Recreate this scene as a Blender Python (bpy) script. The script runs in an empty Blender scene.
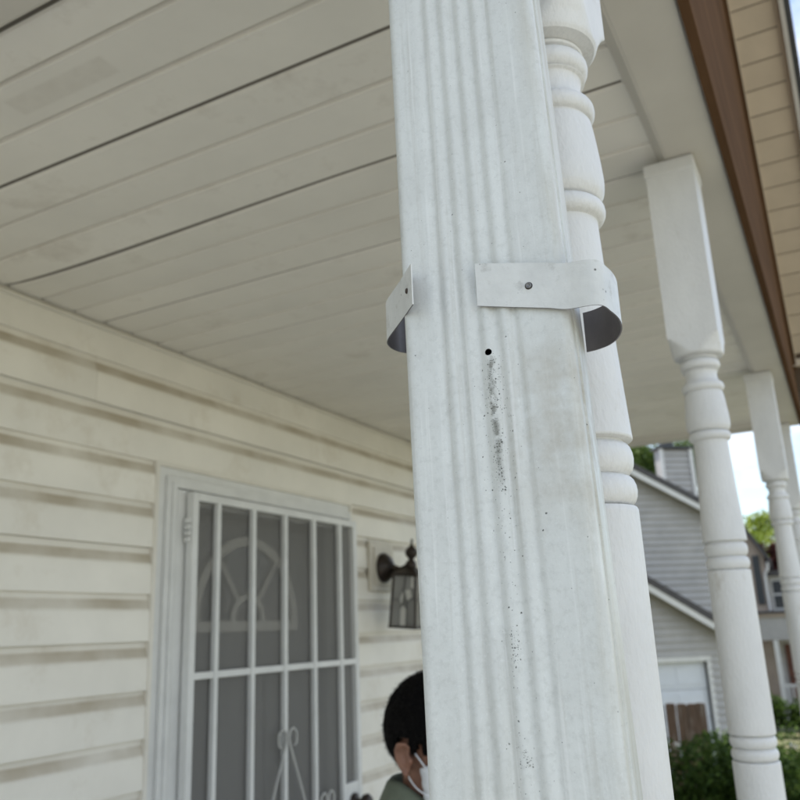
import bpy, bmesh, math, random
import numpy as np
from mathutils import Matrix, Vector, noise as mnoise

R = math.radians
random.seed(7)
rng = np.random.default_rng(7)
scene = bpy.context.scene
COL = scene.collection

# ---------------------------------------------------------------- camera
# origin = camera; X out to the yard, Y along the porch, Z up; ground is at -1.85
cam_d = bpy.data.cameras.new('camera'); cam = bpy.data.objects.new('camera', cam_d); COL.objects.link(cam)
rot = Matrix(((0.8811484, 0.1594296, 0.4451512), (0.4713578, -0.2216936, -0.8536239), (-0.0374057, 0.9619949, -0.2704933)))
cam.matrix_world = rot.to_4x4()
cam_d.sensor_width = 36; cam_d.lens = 36 * 824 / 800
cam_d.clip_start = 0.02; cam_d.clip_end = 2000
cam_d.dof.use_dof = True; cam_d.dof.focus_distance = 0.50; cam_d.dof.aperture_fstop = 13
scene.camera = cam

# ---------------------------------------------------------------- sky and sun
SUN_EL, SUN_AZ = 67, -68          # azimuth from +Y towards +X: the sun stands behind the house
w = bpy.data.worlds.new('World'); scene.world = w; w.use_nodes = True
nt = w.node_tree; nt.nodes.clear()
def N(t, kind, **kw):
    n = t.nodes.new(kind)
    for k, v in kw.items(): setattr(n, k, v)
    return n
wo = N(nt, 'ShaderNodeOutputWorld'); bg = N(nt, 'ShaderNodeBackground'); bg.inputs['Strength'].default_value = 0.11
sky = N(nt, 'ShaderNodeTexSky', sky_type='NISHITA', sun_disc=False)
sky.sun_elevation = R(SUN_EL); sky.sun_rotation = R(SUN_AZ); sky.air_density = 1.1; sky.dust_density = .7
tc = N(nt, 'ShaderNodeTexCoord'); mp = N(nt, 'ShaderNodeMapping'); mp.inputs['Scale'].default_value = (1, 1, 2.2); mp.inputs['Location'].default_value = (2.1, 1.7, .6)
nz = N(nt, 'ShaderNodeTexNoise'); nz.inputs['Scale'].default_value = 3.2; nz.inputs['Detail'].default_value = 8; nz.inputs['Roughness'].default_value = .58
cr = N(nt, 'ShaderNodeValToRGB'); cr.color_ramp.elements[0].position = .42; cr.color_ramp.elements[1].position = .66; cr.color_ramp.elements[1].color = (.85, .85, .85, 1)
mx = N(nt, 'ShaderNodeMix', data_type='RGBA')
mx.inputs['B'].default_value = (7.6, 7.6, 7.6, 1)
nt.links.new(tc.outputs['Generated'], mp.inputs['Vector']); nt.links.new(mp.outputs[0], nz.inputs['Vector'])
nt.links.new(nz.outputs['Fac'], cr.inputs[0]); nt.links.new(cr.outputs[0], mx.inputs['Factor'])
nt.links.new(sky.outputs[0], mx.inputs['A']); nt.links.new(mx.outputs['Result'], bg.inputs[0]); nt.links.new(bg.outputs[0], wo.inputs[0])

sun_d = bpy.data.lights.new('sun', 'SUN'); sun_d.energy = 4.2; sun_d.angle = R(1.0); sun_d.color = (1, .95, .87)
sun = bpy.data.objects.new('sun', sun_d); COL.objects.link(sun)
sd = Vector((math.sin(R(SUN_AZ)) * math.cos(R(SUN_EL)), math.cos(R(SUN_AZ)) * math.cos(R(SUN_EL)), math.sin(R(SUN_EL))))
sun.rotation_euler = sd.to_track_quat('Z', 'Y').to_euler(); sun.location = (0, 0, 20)

vs = scene.view_settings; vs.view_transform = 'Standard'; vs.look = 'None'; vs.gamma = 1; vs.exposure = 1.18; vs.use_curve_mapping = False
scene.cycles.max_bounces = 6; scene.cycles.diffuse_bounces = 4; scene.cycles.glossy_bounces = 2; scene.cycles.transparent_max_bounces = 8
scene.cycles.use_denoising = True

# ---------------------------------------------------------------- materials
def material(name, col, rough=.6, var=.08, scale=6, bump=0, bump_scale=60, dirt=None, metallic=0, stretch=(1, 1, 1), col2=None, spec=.5):
    """base colour with a soft noise variation, optional dirt patches and fine bump"""
    m = bpy.data.materials.new(name); m.use_nodes = True; t = m.node_tree; b = t.nodes['Principled BSDF']
    b.inputs['Roughness'].default_value = rough; b.inputs['Metallic'].default_value = metallic; b.inputs['Specular IOR Level'].default_value = spec
    tc = N(t, 'ShaderNodeTexCoord'); oi = N(t, 'ShaderNodeObjectInfo')
    mp = N(t, 'ShaderNodeMapping'); mp.inputs['Scale'].default_value = stretch
    ad = N(t, 'ShaderNodeVectorMath', operation='ADD'); ml = N(t, 'ShaderNodeVectorMath', operation='SCALE'); ml.inputs['Scale'].default_value = 37
    cb = N(t, 'ShaderNodeCombineXYZ')
    for i in range(3): t.links.new(oi.outputs['Random'], cb.inputs[i])
    t.links.new(cb.outputs[0], ml.inputs[0]); t.links.new(tc.outputs['Object'], mp.inputs[0])
    t.links.new(mp.outputs[0], ad.inputs[0]); t.links.new(ml.outputs[0], ad.inputs[1])
    n1 = N(t, 'ShaderNodeTexNoise'); n1.inputs['Scale'].default_value = scale; n1.inputs['Detail'].default_value = 6; n1.inputs['Roughness'].default_value = .6
    t.links.new(ad.outputs[0], n1.inputs['Vector'])
    rp = N(t, 'ShaderNodeValToRGB'); e = rp.color_ramp.elements
    lo = col2 if col2 else [c * (1 - 2 * var) for c in col]
    hi = col if col2 else [min(1, c * (1 + var)) for c in col]
    e[0].position = .3; e[0].color = (*lo, 1); e[1].position = .7; e[1].color = (*hi, 1)
    t.links.new(n1.outputs['Fac'], rp.inputs[0]); out = rp.outputs[0]
    if dirt:
        dc, lo_t, hi_t, ds = dirt
        n2 = N(t, 'ShaderNodeTexNoise'); n2.inputs['Scale'].default_value = ds; n2.inputs['Detail'].default_value = 8; n2.inputs['Roughness'].default_value = .7
        t.links.new(ad.outputs[0], n2.inputs['Vector'])
        mr = N(t, 'ShaderNodeMapRange'); mr.inputs['From Min'].default_value = lo_t; mr.inputs['From Max'].default_value = hi_t
        t.links.new(n2.outputs['Fac'], mr.inputs['Value'])
        mm = N(t, 'ShaderNodeMix', data_type='RGBA'); mm.inputs['B'].default_value = (*dc, 1)
        t.links.new(mr.outputs[0], mm.inputs['Factor']); t.links.new(out, mm.inputs['A']); out = mm.outputs['Result']
    t.links.new(out, b.inputs['Base Color'])
    if bump:
        n3 = N(t, 'ShaderNodeTexNoise'); n3.inputs['Scale'].default_value = bump_scale; n3.inputs['Detail'].default_value = 4
        t.links.new(ad.outputs[0], n3.inputs['Vector'])
        bp = N(t, 'ShaderNodeBump'); bp.inputs['Strength'].default_value = bump; bp.inputs['Distance'].default_value = .002
        t.links.new(n3.outputs['Fac'], bp.inputs['Height']); t.links.new(bp.outputs[0], b.inputs['Normal'])
    return m

M = {}
M['ceiling'] = material('ceiling_vinyl', (.80, .765, .69), .5, .05, 2.5, .05, 120, dirt=((.52, .47, .40), .56, .85, 5))
def marked_plank():
    m = M['ceiling'].copy(); m.name = 'ceiling_vinyl_marked'; t = m.node_tree; b = t.nodes['Principled BSDF']; src = b.inputs['Base Color'].links[0].from_socket
    tc = N(t, 'ShaderNodeTexCoord'); sp = N(t, 'ShaderNodeSeparateXYZ'); t.links.new(tc.outputs['Object'], sp.inputs[0]); fac = None
    for ax, lo, hi, e in (('X', -.160, .062, .004), ('Y', .033, .076, .003)):
        for a0, a1 in ((lo - e, lo + e), (hi + e, hi - e)):
            mr = N(t, 'ShaderNodeMapRange'); mr.inputs['From Min'].default_value = a0; mr.inputs['From Max'].default_value = a1; t.links.new(sp.outputs[ax], mr.inputs['Value'])
            if fac is None: fac = mr.outputs[0]
            else:
                ml = N(t, 'ShaderNodeMath', operation='MULTIPLY'); t.links.new(fac, ml.inputs[0]); t.links.new(mr.outputs[0], ml.inputs[1]); fac = ml.outputs[0]
    nz_ = N(t, 'ShaderNodeTexNoise'); nz_.inputs['Scale'].default_value = 40; nz_.inputs['Detail'].default_value = 6; t.links.new(tc.outputs['Object'], nz_.inputs['Vector'])
    ml = N(t, 'ShaderNodeMath', operation='MULTIPLY'); t.links.new(fac, ml.inputs[0]); t.links.new(nz_.outputs['Fac'], ml.inputs[1])
    mm = N(t, 'ShaderNodeMix', data_type='RGBA'); mm.inputs['B'].default_value = (.62, .58, .51, 1); t.links.new(ml.outputs[0], mm.inputs['Factor']); t.links.new(src, mm.inputs['A']); t.links.new(mm.outputs['Result'], b.inputs['Base Color'])
    return m
M['ceiling_marked'] = marked_plank()
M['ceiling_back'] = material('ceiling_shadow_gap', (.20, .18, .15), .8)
M['beam'] = material('beam_aluminium', (.60, .565, .50), .5, .05, 3, .05, 90)
M['trim'] = material('trim_white', (.66, .65, .61), .45, .06, 8, .05, 90, dirt=((.36, .32, .26), .62, .8, 14))
M['post'] = material('post_paint', (.70, .70, .685), .48, .05, 14, .5, 260, dirt=((.44, .40, .33), .60, .82, 26), stretch=(1, 1, .45))
M['brown'] = material('brown_fascia', (.115, .064, .034), .95, .18, 9, .15, 60, stretch=(1, .15, 1), spec=.02)
M['brown_dark'] = material('brown_dark_trim', (.060, .032, .020), .5, .1, 9)
M['soffit'] = material('soffit_tan', (.66, .56, .43), .5, .05, 5, .05, 90)
M['soffit_back'] = material('soffit_gap', (.14, .10, .07), .8)
M['gutter'] = material('gutter_white', (.62, .60, .56), .4, .05, 8)
M['gutter_dark'] = material('drip_edge_dark', (.03, .03, .03), .5)
M['shingle'] = material('roof_shingle', (.09, .085, .085), .9, .25, 30, .6, 120)
M['floor'] = material('porch_concrete', (.42, .41, .38), .85, .12, 3, .3, 60)
M['door_white'] = material('door_metal_white', (.70, .70, .68), .45, .05, 10, .05, 120, dirt=((.38, .34, .29), .64, .82, 16))
M['door_slab'] = material('entry_door', (.27, .265, .26), .5, .08, 4)
M['fan_white'] = material('fanlight_trim', (.82, .79, .72), .4, .04, 8)
M['bronze'] = material('lantern_bronze', (.035, .024, .018), .42, .25, 25, .15, 150, metallic=.4)
M['block'] = material('mount_block', (.60, .56, .48), .55, .06, 20, .05, 90)
M['lead'] = material('lead_came', (.05, .05, .05), .5)
M['strap_dark'] = material('strap_inner', (.17, .155, .16), .38, .12, 30, .05, 200, metallic=.3)
M['screw'] = material('screw_zinc', (.25, .25, .25), .5, .15, 60, metallic=.9)
M['rust'] = material('screw_rust', (.09, .065, .05), .7, .3, 120, metallic=.3)
M['hole'] = material('hole_inside', (.012, .010, .008), .9)
M['grey_siding'] = material('grey_siding', (.40, .39, .375), .6, .06, 3)
M['grey_trim'] = material('grey_house_trim', (.66, .66, .64), .5, .04, 6)
M['garage'] = material('garage_white', (.66, .69, .73), .5, .03, 4)
M['picket'] = material('weathered_wood', (.11, .07, .048), .85, .2, 8, .4, 40, stretch=(6, 6, .6), dirt=((.26, .23, .20), .52, .7, 5))
M['tan_siding'] = material('tan_siding', (.38, .31, .25), .7, .06, 3)
M['shutter'] = material('dark_shutter', (.04, .045, .05), .5)
M['brick'] = material('red_brown_door', (.20, .085, .055), .6, .1, 6)
M['bark'] = material('bark', (.11, .085, .065), .95, .3, 10, .8, 30, stretch=(3, 3, .6))
M['shirt'] = material('olive_shirt', (.125, .145, .105), .85, .08, 40, .3, 400)
M['trouser'] = material('dark_trousers', (.035, .038, .05), .85, .1, 40, .3, 400)
M['shoe'] = material('shoe_leather', (.03, .025, .02), .5)
M['skin'] = material('skin', (.26, .125, .080), .45, .14, 45, .35, 700, dirt=((.17, .075, .05), .52, .72, 60))
M['hair'] = material('hair_black', (.004, .0035, .0035), .9, .2, 60, spec=.08)
M['hair_sheen'] = material('hair_sheen', (.006, .005, .0045), .5, .2, 60, spec=.2)
M['mask'] = material('mask_white', (.72, .74, .77), .8, .03, 40, .2, 300)
M['eye'] = material('eye_dark', (.03, .02, .015), .2)
M['stem'] = material('hedge_stem', (.08, .065, .045), .9)

def leaf_material(name, c1, c2):
    m = bpy.data.materials.new(name); m.use_nodes = True; t = m.node_tree; b = t.nodes['Principled BSDF']
    g = N(t, 'ShaderNodeNewGeometry'); rp = N(t, 'ShaderNodeValToRGB')
    rp.color_ramp.elements[0].color = (*c1, 1); rp.color_ramp.elements[1].color = (*c2, 1)
    t.links.new(g.outputs['Random Per Island'], rp.inputs[0]); t.links.new(rp.outputs[0], b.inputs['Base Color'])
    b.inputs['Roughness'].default_value = .7; b.inputs['Specular IOR Level'].default_value = .15
    tr = N(t, 'ShaderNodeBsdfTranslucent'); mxs = N(t, 'ShaderNodeMixShader'); mxs.inputs[0].default_value = .3
    t.links.new(rp.outputs[0], tr.inputs[0]); t.links.new(b.outputs[0], mxs.inputs[1]); t.links.new(tr.outputs[0], mxs.inputs[2])
    t.links.new(mxs.outputs[0], t.nodes['Material Output'].inputs[0])
    return m
M['leaf_hedge'] = leaf_material('leaf_hedge', (.018, .040, .008), (.075, .125, .022))
M['leaf_bright'] = leaf_material('leaf_bright', (.12, .18, .025), (.28, .34, .055))
M['leaf_mid'] = leaf_material('leaf_mid', (.045, .085, .02), (.11, .16, .035))
M['leaf_red'] = leaf_material('leaf_red', (.08, .025, .025), (.15, .06, .045))
M['petal'] = leaf_material('petal_white', (.70, .68, .60), (.8, .8, .75))

def glass(name, col, alpha, rough=.05):
    m = bpy.data.materials.new(name); m.use_nodes = True; t = m.node_tree; b = t.nodes['Principled BSDF']
    b.inputs['Base Color'].default_value = (*col, 1); b.inputs['Roughness'].default_value = rough
    tr = N(t, 'ShaderNodeBsdfTransparent'); mxs = N(t, 'ShaderNodeMixShader'); mxs.inputs[0].default_value = alpha
    t.links.new(tr.outputs[0], mxs.inputs[1]); t.links.new(b.outputs[0], mxs.inputs[2]); t.links.new(mxs.outputs[0], t.nodes['Material Output'].inputs[0])
    return m
M['screen'] = glass('insect_screen', (.50, .49, .47), .58, .9)
M['lantern_glass'] = glass('lantern_glass', (.24, .235, .22), .72, .15)
M['lantern_glass_pale'] = glass('lantern_glass_pale', (.60, .585, .54), .88, .2)
M['fan_glass'] = glass('fanlight_glass', (.17, .17, .17), .8, .06)
M['window_glass'] = glass('window_glass', (.05, .06, .07), .95, .06)

def siding_material():
    """vinyl lap: cream board, dirt settled on the bevel at the top of each lap (local z)"""
    m = material('vinyl_siding', (.83, .80, .725), .5, .05, 3, .05, 120, dirt=((.62, .56, .46), .56, .80, 4))
    t = m.node_tree; b = t.nodes['Principled BSDF']; src = b.inputs['Base Color'].links[0].from_socket
    tc = N(t, 'ShaderNodeTexCoord'); sp = N(t, 'ShaderNodeSeparateXYZ'); t.links.new(tc.outputs['Object'], sp.inputs[0])
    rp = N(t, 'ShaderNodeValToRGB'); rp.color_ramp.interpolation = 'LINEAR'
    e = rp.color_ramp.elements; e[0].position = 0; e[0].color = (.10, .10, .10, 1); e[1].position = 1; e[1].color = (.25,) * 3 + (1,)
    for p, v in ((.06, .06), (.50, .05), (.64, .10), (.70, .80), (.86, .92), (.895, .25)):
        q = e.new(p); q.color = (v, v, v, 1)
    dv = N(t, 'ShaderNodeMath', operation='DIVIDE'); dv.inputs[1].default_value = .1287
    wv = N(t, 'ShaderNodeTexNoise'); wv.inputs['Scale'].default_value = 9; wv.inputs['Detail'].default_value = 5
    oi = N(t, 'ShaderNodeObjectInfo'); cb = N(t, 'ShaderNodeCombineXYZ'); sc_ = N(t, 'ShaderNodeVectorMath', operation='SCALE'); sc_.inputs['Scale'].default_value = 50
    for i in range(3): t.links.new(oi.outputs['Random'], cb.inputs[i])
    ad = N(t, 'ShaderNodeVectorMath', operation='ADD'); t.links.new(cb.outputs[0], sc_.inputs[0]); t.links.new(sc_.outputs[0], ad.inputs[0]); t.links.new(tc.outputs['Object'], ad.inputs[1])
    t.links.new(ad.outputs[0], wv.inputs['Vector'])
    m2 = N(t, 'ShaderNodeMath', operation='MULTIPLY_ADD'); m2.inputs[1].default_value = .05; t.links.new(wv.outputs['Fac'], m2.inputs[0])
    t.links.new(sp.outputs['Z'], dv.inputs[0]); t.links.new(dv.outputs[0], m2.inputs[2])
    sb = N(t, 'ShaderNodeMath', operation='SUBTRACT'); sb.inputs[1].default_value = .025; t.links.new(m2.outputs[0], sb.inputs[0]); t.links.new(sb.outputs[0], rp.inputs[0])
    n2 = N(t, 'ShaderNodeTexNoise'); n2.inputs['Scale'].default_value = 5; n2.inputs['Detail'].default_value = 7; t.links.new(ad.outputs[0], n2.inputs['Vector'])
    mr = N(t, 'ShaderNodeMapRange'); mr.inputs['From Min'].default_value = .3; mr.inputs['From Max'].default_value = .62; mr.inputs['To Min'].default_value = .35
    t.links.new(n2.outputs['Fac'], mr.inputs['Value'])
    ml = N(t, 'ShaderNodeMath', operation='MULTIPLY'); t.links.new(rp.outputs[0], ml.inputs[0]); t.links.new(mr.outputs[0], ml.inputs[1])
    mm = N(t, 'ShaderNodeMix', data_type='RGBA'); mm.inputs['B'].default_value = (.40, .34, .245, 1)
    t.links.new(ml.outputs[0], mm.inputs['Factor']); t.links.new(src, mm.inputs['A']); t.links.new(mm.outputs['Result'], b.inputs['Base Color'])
    return m
M['siding'] = siding_material(); M['scroll'] = material('scroll_paint', (.46, .455, .43), .5, .05, 10)

def downspout_material():
    """weathered white paint: grey-green bloom, pale scuffs, black mildew specks below the screw hole"""
    m = bpy.data.materials.new('downspout_paint'); m.use_nodes = True; t = m.node_tree; b = t.nodes['Principled BSDF']; L = t.links.new
    tc = N(t, 'ShaderNodeTexCoord'); sp = N(t, 'ShaderNodeSeparateXYZ'); L(tc.outputs['Object'], sp.inputs[0])
    def nse(scale, det=6, rough=.6, stretch=None):
        n = N(t, 'ShaderNodeTexNoise'); n.inputs['Scale'].default_value = scale; n.inputs['Detail'].default_value = det; n.inputs['Roughness'].default_value = rough
        if stretch:
            mp = N(t, 'ShaderNodeMapping'); mp.inputs['Scale'].default_value = stretch; L(tc.outputs['Object'], mp.inputs[0]); L(mp.outputs[0], n.inputs['Vector'])
        else: L(tc.outputs['Object'], n.inputs['Vector'])
        return n.outputs['Fac']
    def mr(v, a, c, lo=0, hi=1):
        n = N(t, 'ShaderNodeMapRange'); n.inputs['From Min'].default_value = a; n.inputs['From Max'].default_value = c
        n.inputs['To Min'].default_value = lo; n.inputs['To Max'].default_value = hi; L(v, n.inputs['Value']); return n.outputs[0]
    def mix(f, a, c):
        n = N(t, 'ShaderNodeMix', data_type='RGBA'); L(f, n.inputs['Factor'])
        for s, v in (('A', a), ('B', c)):
            if isinstance(v, tuple): n.inputs[s].default_value = (*v, 1)
            else: L(v, n.inputs[s])
        return n.outputs['Result']
    def mth(op, a, c, clamp=False):
        n = N(t, 'ShaderNodeMath', operation=op, use_clamp=clamp)
        for i, v in enumerate((a, c)):
            if isinstance(v, (int, float)): n.inputs[i].default_value = v
            else: L(v, n.inputs[i])
        return n.outputs[0]
    c = mix(mr(nse(26, 7), .35, .68), (.66, .68, .655), (.60, .615, .59))
    c = mix(mr(nse(210, 4, .75), .50, .74, 0, .55), c, (.47, .485, .46))
    c = mix(mr(nse(150, 5, .7, (1, 1, .03)), .54, .74, 0, .45), c, (.46, .455, .41))
    c = mix(mr(nse(240, 3, .6, (1, 1, .02)), .60, .70, 0, .35), c, (.82, .83, .81))            # fine grey bloom
    c = mix(mr(nse(620, 2), .58, .72, 0, .28), c, (.80, .82, .81))              # pale chalky pits
    c = mix(mr(nse(9, 6, .65, (1, 1, .25)), .56, .82, 0, .6), c, (.46, .45, .38))  # long drip stains
    # stain patch on the right under the strap and general grime near the right edge
    gx = mr(sp.outputs['X'], -.008, .045); gz = mth('MULTIPLY', mr(sp.outputs['Z'], .03, .10), mr(sp.outputs['Z'], .18, .13))
    g = mth('MULTIPLY', mth('MULTIPLY', gx, gz), mr(nse(38, 6), .38, .66))
    c = mix(mth('MULTIPLY', g, .75), c, (.36, .32, .24))
    edge = mth('MULTIPLY', mr(sp.outputs['X'], .036, .050), mr(nse(60, 5, .6, (1, 1, .12)), .40, .68))
    c = mix(mth('MULTIPLY', edge, .55), c, (.40, .37, .28))
    # mildew specks: voronoi dots thinned by a mask that follows the run below the hole
    X0 = .0024
    ax = mth('ABSOLUTE', mth('SUBTRACT', sp.outputs['X'], mth('ADD', mth('MULTIPLY', nse(55, 2), .004), X0 - .002)), 0)
    Z = sp.outputs['Z']
    core = mth('MULTIPLY', mr(ax, .0030, .0006), mth('MULTIPLY', mr(Z, .1565, .150), mr(Z, .068, .100)))
    core = mth('MULTIPLY', core, mr(nse(110, 3), .36, .55))
    halo = mth('MULTIPLY', mr(ax, .011, .002, 0, .22), mth('MULTIPLY', mr(Z, .160, .150), mr(Z, .03, .12, .12, 1)))
    halo = mth('MULTIPLY', halo, mr(nse(70, 3), .38, .62))
    low = mth('MULTIPLY', mr(ax, .0034, .0010, 0, .7), mth('MULTIPLY', mr(Z, .095, .06), mr(nse(26, 2), .50, .62)))
    dens = mth('ADD', mth('ADD', mth('ADD', core, halo), low), .0012, True)
    for sc_, size, amt, k_ in ((1500, .50, .92, .60), (800, .48, .95, .66), (520, .46, .92, .05)):
        vo = N(t, 'ShaderNodeTexVoronoi'); vo.inputs['Scale'].default_value = sc_; wob = N(t, 'ShaderNodeTexNoise'); wob.inputs['Scale'].default_value = sc_ * .9; L(tc.outputs['Object'], wob.inputs['Vector'])
        wv = N(t, 'ShaderNodeVectorMath', operation='MULTIPLY_ADD'); wv.inputs[1].default_value = (1.1 / sc_,) * 3; L(wob.outputs['Color'], wv.inputs[0]); L(tc.outputs['Object'], wv.inputs[2]); L(wv.outputs[0], vo.inputs['Vector'])
        sx = N(t, 'ShaderNodeSeparateColor'); L(vo.outputs['Color'], sx.inputs[0])
        on = mth('LESS_THAN', sx.outputs[0], mth('MULTIPLY', dens, k_))
        dot = mth('MULTIPLY', mr(vo.outputs['Distance'], size, size * .5), on)
        c = mix(mth('MULTIPLY', dot, amt), c, (.022, .022, .018))
    c = mix(mth('MULTIPLY', core, .8), c, (.15, .15, .12))
    L(c, b.inputs['Base Color']); b.inputs['Roughness'].default_value = .42
    bp = N(t, 'ShaderNodeBump'); bp.inputs['Strength'].default_value = .38; bp.inputs['Distance'].default_value = .0006
    L(mth('ADD', nse(300, 4), mth('MULTIPLY', nse(30, 3), 2)), bp.inputs['Height']); L(bp.outputs[0], b.inputs['Normal'])
    return m
M['downspout'] = downspout_material()
def strap_material():
    m = material('strap_paint', (.66, .67, .645), .40, .06, 40, .18, 300, dirt=((.40, .40, .37), .55, .75, 70))
    t = m.node_tree; b = t.nodes['Principled BSDF']; src = b.inputs['Base Color'].links[0].from_socket
    tc = N(t, 'ShaderNodeTexCoord'); vo = N(t, 'ShaderNodeTexVoronoi'); vo.inputs['Scale'].default_value = 320; t.links.new(tc.outputs['Object'], vo.inputs['Vector'])
    sx = N(t, 'ShaderNodeSeparateColor'); t.links.new(vo.outputs['Color'], sx.inputs[0])
    lt = N(t, 'ShaderNodeMath', operation='LESS_THAN'); lt.inputs[1].default_value = .03; t.links.new(sx.outputs[0], lt.inputs[0])
    mr = N(t, 'ShaderNodeMapRange'); mr.inputs['From Min'].default_value = .3; mr.inputs['From Max'].default_value = .12; t.links.new(vo.outputs['Distance'], mr.inputs['Value'])
    ml = N(t, 'ShaderNodeMath', operation='MULTIPLY'); t.links.new(lt.outputs[0], ml.inputs[0]); t.links.new(mr.outputs[0], ml.inputs[1])
    mm = N(t, 'ShaderNodeMix', data_type='RGBA'); mm.inputs['B'].default_value = (.10, .10, .09, 1)
    t.links.new(ml.outputs[0], mm.inputs['Factor']); t.links.new(src, mm.inputs['A']); t.links.new(mm.outputs['Result'], b.inputs['Base Color'])
    return m
M['strap'] = strap_material()
def ground_material():
    m = material('lawn', (.115, .118, .055), .9, .25, 1.2, .8, 30, dirt=((.20, .165, .11), .50, .70, .6)); return m
M['lawn'] = ground_material()

# ---------------------------------------------------------------- helpers
def link(o, parent=None):
    COL.objects.link(o)
    if parent is not None: o.parent = parent
    return o
def mesh_obj(name, bm, mat, parent=None, smooth=False, loc=None):
    me = bpy.data.meshes.new(name); bm.normal_update(); bm.to_mesh(me); bm.free()
    if smooth:
        for p in me.polygons: p.use_smooth = True
    for mm in (mat if isinstance(mat, (list, tuple)) else [mat]): me.materials.append(M[mm])
    o = bpy.data.objects.new(name, me); link(o, parent)
    if loc is not None: o.location = loc
    return o
def tag(o, label, cat=None, group=None, kind=None):
    if label: o['label'] = label
    if cat: o['category'] = cat
    if group: o['group'] = group
    if kind: o['kind'] = kind
    return o
def thing(name, label, cat, loc=(0, 0, 0), rz=0, group=None, kind=None):
    o = bpy.data.objects.new(name, None); o.empty_display_size = .1; link(o); o.location = loc; o.rotation_euler = (0, 0, rz)
    return tag(o, label, cat, group, kind)
def box(bm, x0, x1, y0, y1, z0, z1, bev=0):
    r = bmesh.ops.create_cube(bm, size=1); vs_ = r['verts']
    bmesh.ops.scale(bm, verts=vs_, vec=(x1 - x0, y1 - y0, z1 - z0)); bmesh.ops.translate(bm, verts=vs_, vec=((x0 + x1) / 2, (y0 + y1) / 2, (z0 + z1) / 2))
    if bev:
        es = {e for v in vs_ for e in v.link_edges}
        bmesh.ops.bevel(bm, geom=list(es), offset=bev, segments=2, affect='EDGES', profile=.6)
def boxo(name, mat, parent, b, bev=0, smooth=False):
    bm = bmesh.new(); box(bm, *b, bev=bev); return mesh_obj(name, bm, mat, parent)
def extrude_profile(bm, pts, axis, a0, a1, closed=True, mat=0):
    """pts: 2-D outline; axis 'y': pts are (x,z); axis 'x': pts are (y,z); axis 'z': pts are (x,y)"""
    def P(p, a): return {'y': (p[0], a, p[1]), 'x': (a, p[0], p[1]), 'z': (p[0], p[1], a)}[axis]
    A = [bm.verts.new(P(p, a0)) for p in pts]; B = [bm.verts.new(P(p, a1)) for p in pts]; n = len(pts)
    for i in range(n if closed else n - 1):
        f = bm.faces.new((A[i], A[(i + 1) % n], B[(i + 1) % n], B[i])); f.material_index = mat
    if closed:
        bm.faces.new(A[::-1]); bm.faces.new(B)
    bmesh.ops.recalc_face_normals(bm, faces=bm.faces)
def tube(bm, pts, r, seg=10, cap=True):
    pts = [Vector(p) for p in pts]; rs = r if isinstance(r, (list, tuple)) else [r] * len(pts); rings = []
    up = Vector((0, 0, 1)); t0 = (pts[1] - pts[0]).normalized(); nrm = t0.orthogonal().normalized()
    for i, p in enumerate(pts):
        t = (pts[min(i + 1, len(pts) - 1)] - pts[max(i - 1, 0)]).normalized()
        nrm = (nrm - t * nrm.dot(t)).normalized(); bn = t.cross(nrm)
        rings.append([bm.verts.new(p + (nrm * math.cos(2 * math.pi * k / seg) + bn * math.sin(2 * math.pi * k / seg)) * rs[i]) for k in range(seg)])
    for a, b in zip(rings, rings[1:]):
        for k in range(seg): bm.faces.new((a[k], a[(k + 1) % seg], b[(k + 1) % seg], b[k]))
    if cap: bm.faces.new(rings[0][::-1]); bm.faces.new(rings[-1])
def lathe(bm, prof, seg=32, center=(0, 0), sq=None):
    """prof: (r,z) from top to bottom; sq limits the section to a square of that half width"""
    rings = []
    for r, z in prof:
        ring = []
        for k in range(seg):
            a = 2 * math.pi * (k + .5 * 0) / seg; rr = r
            if sq: rr = min(r, sq / max(abs(math.cos(a)), abs(math.sin(a))))
            ring.append(bm.verts.new((center[0] + rr * math.cos(a), center[1] + rr * math.sin(a), z)))
        rings.append(ring)
    for a, b in zip(rings, rings[1:]):
        for k in range(seg): bm.faces.new((a[k], b[k], b[(k + 1) % seg], a[(k + 1) % seg]))
    bm.faces.new(rings[0]); bm.faces.new(rings[-1][::-1]); bmesh.ops.recalc_face_normals(bm, faces=bm.faces)
def auto_smooth(o, ang=35):
    me = o.data
    for p in me.polygons: p.use_smooth = True
    bm = bmesh.new(); bm.from_mesh(me)
    for e in bm.edges:
        if len(e.link_faces) == 2 and e.calc_face_angle() > R(ang): e.smooth = False
    bm.to_mesh(me); bm.free(); return o
def catmull(pts, n=8):
    pts = [Vector(p) for p in pts]; out = []
    for i in range(len(pts) - 1):
        p0, p1, p2, p3 = pts[max(i - 1, 0)], pts[i], pts[i + 1], pts[min(i + 2, len(pts) - 1)]
        for k in range(n):
            t = k / n; out.append(.5 * ((2 * p1) + (p2 - p0) * t + (2 * p0 - 5 * p1 + 4 * p2 - p3) * t * t + (3 * p1 - p0 - 3 * p2 + p3) * t ** 3))
    out.append(pts[-1]); return out

GROUND, FLOOR, CEIL, BEAM = -1.85, -1.68, .87, .845
WALL = -1.764
def ground_z(x, y):
    t = min(1, max(0, (y - 4.8) / 10)); t = t * t * (3 - 2 * t); return GROUND - 1.05 * t

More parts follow.
